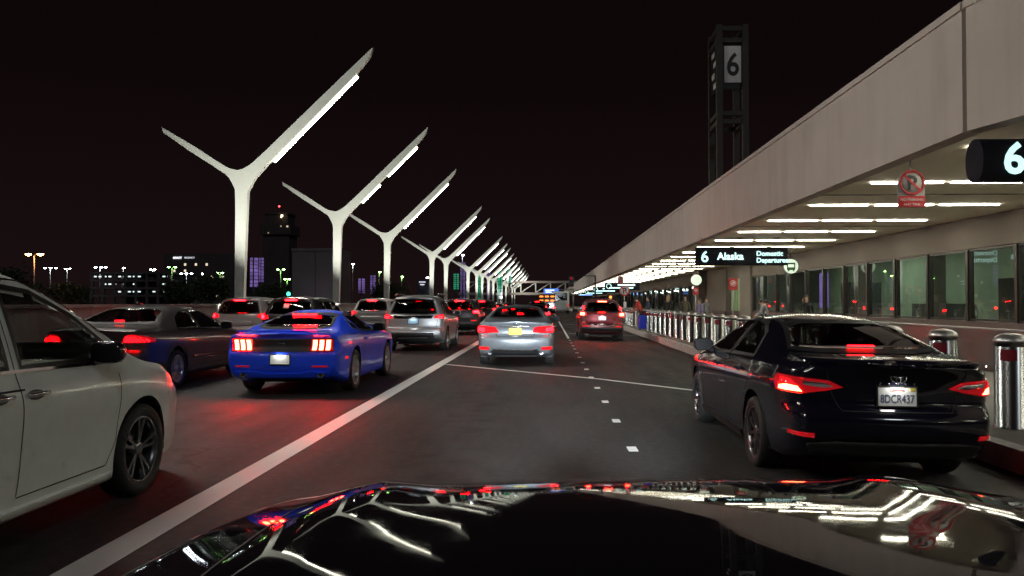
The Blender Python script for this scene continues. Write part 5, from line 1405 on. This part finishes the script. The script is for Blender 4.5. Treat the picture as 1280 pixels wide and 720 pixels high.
# control tower block: dark, stepped, beacon on top
ct = thing('control_tower', 'tall dark tower silhouette with a red beacon behind the lamp posts', 'tower', at(350, 378, 350) * 1); ct.location.z = 0
for nm, w, z0, z1 in (('shaft', 11.5, 0, 31), ('gallery', 13.5, 31, 35.5), ('cab', 10, 35.5, 40), ('roof', 11.0, 40, 41)): bm = BM(); box(bm, (0, 0, (z0 + z1) / 2), (w, w, z1 - z0), bevel=.3); obj(nm, bm, M['far_dark'], ct)
bm = BM(); cyl(bm, (-.6, 0, 41), (-.6, 0, 44), .15, seg=8); obj('mast', bm, M['far_dark'], ct)
bm = BM(); lathe(bm, [(.001, -.5), (.5, 0), (.001, .5)], 'z', 10, c=(-.6, 0, 44.2)); obj('beacon', bm, emit('red_beacon', (1, .05, .05), 9), ct)
for (x, z, s, e) in ((3.0, 39.3, .8, 5), (2.7, 38.6, .5, 3), (5.4, 34.6, .7, .7), (2.6, 34.7, .5, .4), (-3.0, 31.8, .5, .25)): bm = BM(); box(bm, (x, -6.9, z), (s, .3, s)); obj('window', bm, emit('tower_window', (1, .8, .5), e), ct)
gb, gw, gz = bld('concrete_block', 'plain grey windowless building block behind the second Y lamp post', 'building', 365, 424, 311, 82, 5, M['far_grey'])
bm = BM(); box(bm, (0, -.06, gz / 2), (.05, .06, gz - .3)); obj('wall_joint', bm, M['far_dark'], gb)
bm = BM(); box(bm, (0, -.02, gz - .1), (gw + .06, .2, .3)); obj('parapet', bm, M['far_grey'], gb)
light('wall_fill', 'AREA', (1.2, -4.5, .8), 26, (.9, .85, 1), aim=(.5, 0, 4.2), parent=gb, size=1.0)  # added light with no visible source, brightens the grey block
# glass pylons lit violet and green
def pylon(label, px0, px1, py0, py1, d, c, s):
    a = at(px0, py0, d); b = at(px1, py1, d); root = thing('light_pylon', label, 'light pylon', ((a.x + b.x) / 2, d, 0), group='lit glass pylons beyond the barrier')
    r = (b.x - a.x) / 2; z0 = max(.3, b.z)
    m, nt, bb = nmat('pylon_glass'); bb.inputs['Base Color'].default_value = (.2, .2, .25, 1); bb.inputs['Emission Color'].default_value = (*c, 1)
    tc = nt.nodes.new('ShaderNodeTexCoord'); n = nt.nodes.new('ShaderNodeTexNoise'); n.inputs['Scale'].default_value = .45; n.inputs['Detail'].default_value = 3; nt.links.new(tc.outputs['Object'], n.inputs['Vector'])
    rr = nt.nodes.new('ShaderNodeMapRange'); rr.inputs[1].default_value = .35; rr.inputs[2].default_value = .7; rr.inputs[3].default_value = s * .15; rr.inputs[4].default_value = s * 1.1; nt.links.new(n.outputs['Fac'], rr.inputs[0]); nt.links.new(rr.outputs[0], bb.inputs['Emission Strength'])
    bm = BM(); lathe(bm, [(.001, z0), (r, z0), (r, a.z), (.001, a.z)], 'z', 20); obj('glass_tube', bm, m, root)
    bm = BM()
    pr = None
    for k in range(9):
        z = z0 + (a.z - z0) * k / 8; rg = lathe(bm, [(r + .02, z - .06), (r + .05, z), (r + .02, z + .06)], 'z', 20)
        if pr:
            for j in (0, 5, 10, 15): bm.faces.new((pr[2][j], pr[2][j + 1], rg[0][j + 1], rg[0][j]))
        pr = rg
    obj('frame', bm, M['far_dark'], root)
    bm = BM(); cyl(bm, (0, 0, 0), (0, 0, z0 + .01), r * .5, seg=12); obj('base', bm, M['far_dark'], root)
V_ = (.42, .25, .85); G_ = (.04, .75, .38)
for px0, px1, py0, py1, d, c, s, lab in ((313, 322.5, 322, 359, 150, V_, .5, 'wider violet glass pylon right of the first Y lamp post'), (324, 329.5, 322, 353, 170, V_, .4, 'narrow violet glass pylon beside the wider one'), (448, 456, 348, 367, 140, V_, .6, 'short violet glass pylon right of the grey block'), (463, 469.5, 344, 368, 150, V_, .45, 'violet glass pylon beside the third Y lamp post'),
    (567, 573.5, 342, 362, 170, G_, .5, 'green glass pylon nearest the dark suv with glaring lamps'), (575.5, 581.5, 328, 375, 175, V_, .3, 'violet glass pylon right of the first green one'), (598, 604, 344, 375, 190, G_, .5, 'green glass pylon behind the middle of the far lamp row'), (608.5, 613, 334, 372, 200, V_, .3, 'dim violet glass pylon behind the far lamp row'), (622, 628, 338, 374, 210, G_, .6, 'tall green glass pylon behind the far lamp row'), (633.5, 639.5, 336, 354, 215, G_, .6, 'last green glass pylon before the footbridge')):
    pylon(lab, px0, px1, py0, py1, d, c, s)
nb = thing('notice_board', 'dark blue notice board with two pale lines of writing behind the barrier', 'sign', (at(530, 0, 75).x, 75, 0))
bm = BM(); box(bm, (0, 0, 2.6), (1.15, .12, 2.2), bevel=.03); pn = obj('panel', bm, mat('board_blue', (.03, .035, .07), .4), nb)
bm = BM()
for z, w in ((3.42, .62), (3.18, .4)): box(bm, (-.1, -.07, z), (w, .015, .10))
obj('lettering', bm, emit('board_letters', (.8, .85, 1), .8), pn)
bm = BM()
for x in (-.45, .45): cyl(bm, (x, 0, 0), (x, 0, 1.6), .05, seg=8)
obj('post', bm, M['galv'], nb)
tg = thing('traffic_signal', 'green traffic light glowing behind the charcoal suv', 'traffic signal', (at(363, 0, 70).x, 70, 0))
bm = BM(); cyl(bm, (0, .15, 0), (0, .15, 2.9), .07, seg=10); obj('mast', bm, M['black'], tg)
bm = BM(); box(bm, (0, 0, 2.5), (.36, .2, .98), bevel=.03); hd = obj('signal_head', bm, M['black'], tg)
bm = BM(); disc(bm, (0, -.12, 2.25), .16, .02); obj('lens', bm, emit('green_signal', (.03, 1, .35), 9), hd)

# dark trees beyond the barrier
M['leaf'] = mat('leaves', (.045, .065, .028), .6, var=.4, scale=3); M['bark'] = mat('bark', (.07, .05, .035), .9, bump=.4, var=.2)
def tree(label, px, d, h, r, seed):
    rn = random.Random(seed); p = at(px, 378, d); root = thing('tree', label, 'tree', (p.x, d, 0), group='trees beyond the barrier')
    bm = BM(); tube(bm, [(0, 0, 0), (.1, 0, h * .3), (-.1, .1, h * .55), (.1, 0, h * .8)], [.2, .15, .10, .04], 8)
    for k in range(6):
        a = rn.random() * 6.28; tube(bm, [(0, 0, h * (.35 + .06 * k)), (math.cos(a) * r * .4, math.sin(a) * r * .4, h * (.5 + .06 * k)), (math.cos(a) * r * .8, math.sin(a) * r * .8, h * (.58 + .06 * k))], [.07, .05, .02], 6)
    obj('trunk', bm, M['bark'], root)
    bm = BM(); cl = [(rn.uniform(-1, 1) * r * .75, rn.uniform(-1, 1) * r * .75, h * rn.uniform(.5, .95), rn.uniform(.3, .55) * r) for _ in range(16)]
    for (cx, cy, cz, cr) in cl:
        for _ in range(130):
            v = Vector((rn.gauss(0, 1), rn.gauss(0, 1), rn.gauss(0, .8))).normalized() * cr * rn.random() ** .4
            q = Matrix.Rotation(rn.random() * 6, 3, (rn.random(), rn.random(), rn.random() + .1)); s_ = rn.uniform(.10, .22)
            bm.faces.new([bm.verts.new(Vector((cx, cy, cz)) + v + q @ Vector(c_)) for c_ in ((-s_, 0, 0), (0, -s_ * .5, 0), (s_, 0, 0), (0, s_ * .5, 0))])
    obj('crown', bm, M['leaf'], root)
for k, (px, d, h, r) in enumerate(((8, 70, 4.2, 2.4), (88, 95, 3.6, 2.6), (228, 90, 3.6, 2.2), (262, 80, 4.2, 2.0), (340, 110, 3.8, 2.4), (490, 95, 3.6, 2.2))):
    tree(['dark bushy tree at the left edge under the orange street light', 'dark low tree left of the parking garage', 'dark tree in front of the hotel', 'dark tree just left of the first Y lamp post', 'dark tree between the violet pylons and the grey block', 'dark tree beyond the white crossover'][k], px, d, h, r, 40 + k)
# ------------------------------------------------------------------ people on the pavement
M['skin'] = mat('skin', (.42, .26, .19), .55, var=.05); M['shoe'] = mat('shoe', (.02, .02, .02), .5)
def cloth(name, c): return mat(name, c, .85, var=.12, scale=12, bump=.2, bscale=60)
def person(label, x, y, rz, h, shirt, trousers, hair, pose='stand', long_hair=False, z=.135):
    root = thing('person', label, 'person', (x, y, z), rz, 'people waiting behind the bollards')
    k = h / 1.70
    V = []; E = []; Rr = []; K = []     # joints, bones, radii, material of the bone ending there
    def J(p, r, par, m):
        V.append(Vector(p)); Rr.append(r)
        if par is not None: E.append((par, len(V) - 1)); K.append(m)
        return len(V) - 1
    lean = {'bend': .42, 'stand': 0, 'phone': 0, 'reach': .1}[pose]
    def L(x_, y_, z_):               # lean the upper body forward at the hips
        dz = z_ - .93; return (x_, y_ + math.sin(lean) * dz, .93 + math.cos(lean) * dz + y_ * -math.sin(lean)) if dz > 0 else (x_, y_, z_)
    pel = J((0, 0, .93), .135, None, 0)
    sp_ = J(L(0, 0, 1.12), .125, pel, 1); ch = J(L(0, 0, 1.30), .145, sp_, 1); nk = J(L(0, 0, 1.455), .055, ch, 1); hb = J(L(0, .02, 1.54), .075, nk, 0)
    ht = J(L(0, .015, 1.62), .082, hb, 0); J(L(0, .005, 1.68), .05, ht, 0); J(L(0, .105, 1.56), .014, hb, 0)
    for s in (-1, 1):
        st = .05 * s
        hp = J((s * .09, 0, .88), .10, pel, 2); kn = J((s * .10, .02 + st, .49), .062, hp, 2); an = J((s * .105, -.02 + st, .09), .042, kn, 2); J((s * .12, .13 + st, .035), .038, an, 3)
        sh_ = J(L(s * .175, 0, 1.385), .058, ch, 1)
        if pose == 'phone' and s > 0: el = J(L(.25, .10, 1.16), .043, sh_, 1); wr = J(L(.13, .13, 1.50), .030, el, 1); f0 = Vector((-.3, .1, 1)).normalized()
        elif pose in ('bend', 'reach'): el = J(L(s * .22, .14, 1.18), .043, sh_, 1); wr = J(L(s * .16, .36, 1.10), .030, el, 1); f0 = Vector((0, 1, -.4)).normalized()
        else: el = J(L(s * .235, -.02, 1.12), .043, sh_, 1); wr = J(L(s * .245, .06, .89), .030, el, 1); f0 = Vector((0, .25, -1)).normalized()
        w = V[wr]; pm_ = J(w + f0 * .06, .030, wr, 0); sd = Vector((0, 1, 0)) if abs(f0.y) < .6 else Vector((1, 0, 0))
        for q in range(4): a = J(w + f0 * .095 + sd * (.024 - .016 * q), .010, pm_, 0); J(w + f0 * (.15 - .008 * abs(q - 1)) + sd * (.026 - .017 * q) + Vector((-s * .02, 0, 0)), .009, a, 0)
        t_ = J(w + f0 * .05 + sd * .045, .010, wr, 0); J(w + f0 * .085 + sd * .065, .009, t_, 0)
    me = bpy.data.meshes.new('person'); me.from_pydata([tuple(v) for v in V], E, [])
    o = bpy.data.objects.new('tmp', me); col.objects.link(o)
    sk = o.modifiers.new('s', 'SKIN'); sk.use_smooth_shade = True
    for i, r in enumerate(Rr):
        q = me.skin_vertices[0].data[i]; q.radius = (r, r * (.8 if i in (0, 1, 2) else 1)); q.use_root = i == 0
    sb = o.modifiers.new('b', 'SUBSURF'); sb.levels = sb.render_levels = 1
    dg = bpy.context.evaluated_depsgraph_get(); out = bpy.data.meshes.new_from_object(o.evaluated_get(dg)); bpy.data.objects.remove(o)
    out.materials.clear()
    for f in out.polygons:
        c = f.center; best, bi = 9, 0
        for (a, b), m in zip(E, K):
            A, B = V[a], V[b]; t = max(0, min(1, (c - A).dot(B - A) / max(1e-6, (B - A).length_squared))); d_ = (c - A - (B - A) * t).length - (Rr[a] + (Rr[b] - Rr[a]) * t)
            if d_ < best: best, bi = d_, m
        f.material_index = bi
    for v in out.vertices: v.co = v.co * k
    b = obj('body', out, [M['skin'], shirt, trousers, M['shoe']], root, smooth=True)
    bm = BM(); c = Vector(L(0, .0, 1.625)) * k
    lathe(bm, [(.001, .105 * k), (.05 * k, .095 * k), (.085 * k, .055 * k), (.098 * k, 0), (.095 * k, -.05 * k), (.06 * k, -.075 * k), (.001, -.03 * k)], 'z', 16)
    for v in bm.verts:
        if v.co.y > .045 * k and v.co.z < .04 * k: v.co.y = .045 * k
    if long_hair:
        box(bm, (0, -.065 * k, -.14 * k), (.17 * k, .07 * k, .26 * k), bevel=.03)
    bmesh.ops.transform(bm, matrix=Matrix.Translation(c), verts=bm.verts)
    obj('hair', bm, hair, root, smooth=True)
    bm = BM()
    for s in (-1, 1): lathe(bm, [(.001, -.011), (.011, 0), (.001, .011)], 'z', 8, c=Vector(L(s * .033, .085, 1.60)) * k)
    obj('eyes', bm, M['ink'], root)
    if pose == 'phone':
        bm = BM(); box(bm, Vector(L(.105, .09, 1.57)) * k, (.02, .07, .14), bevel=.006); tag(obj('phone', bm, M['gloss_black'], root))
    return root
HB = mat('hair_brown', (.05, .03, .02), .6); HK = mat('hair_black', (.012, .01, .01), .5); HL = mat('hair_blond', (.35, .24, .12), .6)
red, navy, olive, grey_, blk, lav = cloth('red_cloth', (.42, .035, .025)), cloth('navy_cloth', (.035, .04, .08)), cloth('olive_cloth', (.10, .095, .06)), cloth('grey_cloth', (.16, .16, .17)), cloth('black_cloth', (.015, .015, .016)), cloth('lavender_cloth', (.22, .18, .30))
def pp(px, d, **kw): return ((px - VPX) / F * d, d)
person('person in a red jacket bending over a blue suitcase in the gap between the bollards', *pp(801, 41.0), R(60), 1.70, red, blk, HK, 'bend')
person('person in a navy jacket standing behind the person in red', *pp(809, 45), R(100), 1.70, navy, navy, HK)
person('person with fair hair in dark clothes standing with their back to the road', *pp(834, 42), R(-30), 1.72, blk, blk, HL, 'stand', True)
person('person in an olive jacket facing the road below the round white lamp', *pp(855, 41.5), R(170), 1.68, olive, blk, HB)
person('person in a lavender top standing beside the small red sign', *pp(872.5, 40), R(120), 1.55, lav, navy, HB, 'stand', True)
person('person in a grey coat standing right of the lavender top', *pp(880.5, 41), R(200), 1.60, grey_, blk, HK)
person('person leaning forward with arms out just left of the black saloon roof', *pp(946, 31), R(-80), 1.52, grey_, blk, HK, 'bend')
person('person in a pale grey top reaching down beside the leaning person', *pp(955, 33), R(80), 1.55, cloth('pale_grey_cloth', (.4, .4, .4)), blk, HK, 'bend')
person('woman with long hair and a dark jacket holding a phone to her ear', *pp(1003, 30), R(150), 1.60, blk, grey_, HB, 'phone', True)
person('person seen through the shopfront glass right of the black saloon roof', XW + 1.6, 28.3, R(120), 1.55, grey_, navy, HB)
# blue suitcase
sx_, sy_ = pp(802.5, 40.2)
su = thing('suitcase', 'bright blue upright suitcase at the feet of the person in red', 'suitcase', (sx_, sy_ - .35, .135), R(15))
bm = BM(); box(bm, (0, 0, .40), (.50, .26, .66), bevel=.05); obj('case', bm, mat('suitcase_blue', (.015, .035, .42), .4, bump=.1), su, smooth=True, angle=40)
bm = BM(); tube(bm, [(-.1, .08, .7), (-.1, .08, 1.02), (.1, .08, 1.02), (.1, .08, .7)], .012, 8); obj('handle', bm, M['black'], su)
for a in (-.19, .19):
    for b_ in (-.09, .09): bm = BM(); lathe(bm, [(.001, -.015), (.035, -.015), (.035, .015), (.001, .015)], 'x', 12, c=(a, b_, .036)); obj('wheel', bm, M['rubber'], su)

# ------------------------------------------------------------------ night sky and render settings
w = bpy.data.worlds.new('World'); sc.world = w; w.use_nodes = True
nt = w.node_tree; bg = nt.nodes['Background']
tc = nt.nodes.new('ShaderNodeTexCoord'); sp = nt.nodes.new('ShaderNodeSeparateXYZ'); nt.links.new(tc.outputs['Generated'], sp.inputs[0])
mr = nt.nodes.new('ShaderNodeMapRange'); mr.inputs[1].default_value = -.02; mr.inputs[2].default_value = .26; nt.links.new(sp.outputs['Z'], mr.inputs[0])
mx = nt.nodes.new('ShaderNodeMix'); mx.data_type = 'RGBA'; mx.inputs[6].default_value = (.0105, .0052, .0056, 1); mx.inputs[7].default_value = (.0042, .0020, .0024, 1)
nt.links.new(mr.outputs[0], mx.inputs[0]); nt.links.new(mx.outputs[2], bg.inputs[0]); bg.inputs[1].default_value = 1.0
light('fill_sun', 'SUN', (70, -80, 110), .24, (.92, .97, 1), aim=(0, 60, 0), angle=R(6))  # unseen fill added from behind right to lift the minivan side and skyline
vs = sc.view_settings; vs.view_transform = 'Standard'; vs.look = 'None'; vs.exposure = 0; vs.gamma = 1
sc.render.engine = 'CYCLES'; cy = sc.cycles
cy.use_denoising = True; cy.denoising_prefilter = 'FAST'
try: cy.denoiser = 'OPENIMAGEDENOISE'
except Exception: pass
cy.pixel_filter_type = 'BLACKMAN_HARRIS'; cy.filter_width = 1.5; cy.use_light_tree = True; cy.caustics_reflective = False; cy.caustics_refractive = False
cy.sample_clamp_indirect = 6; cy.max_bounces = 7; cy.transparent_max_bounces = 14; cy.diffuse_bounces = 3; cy.glossy_bounces = 4
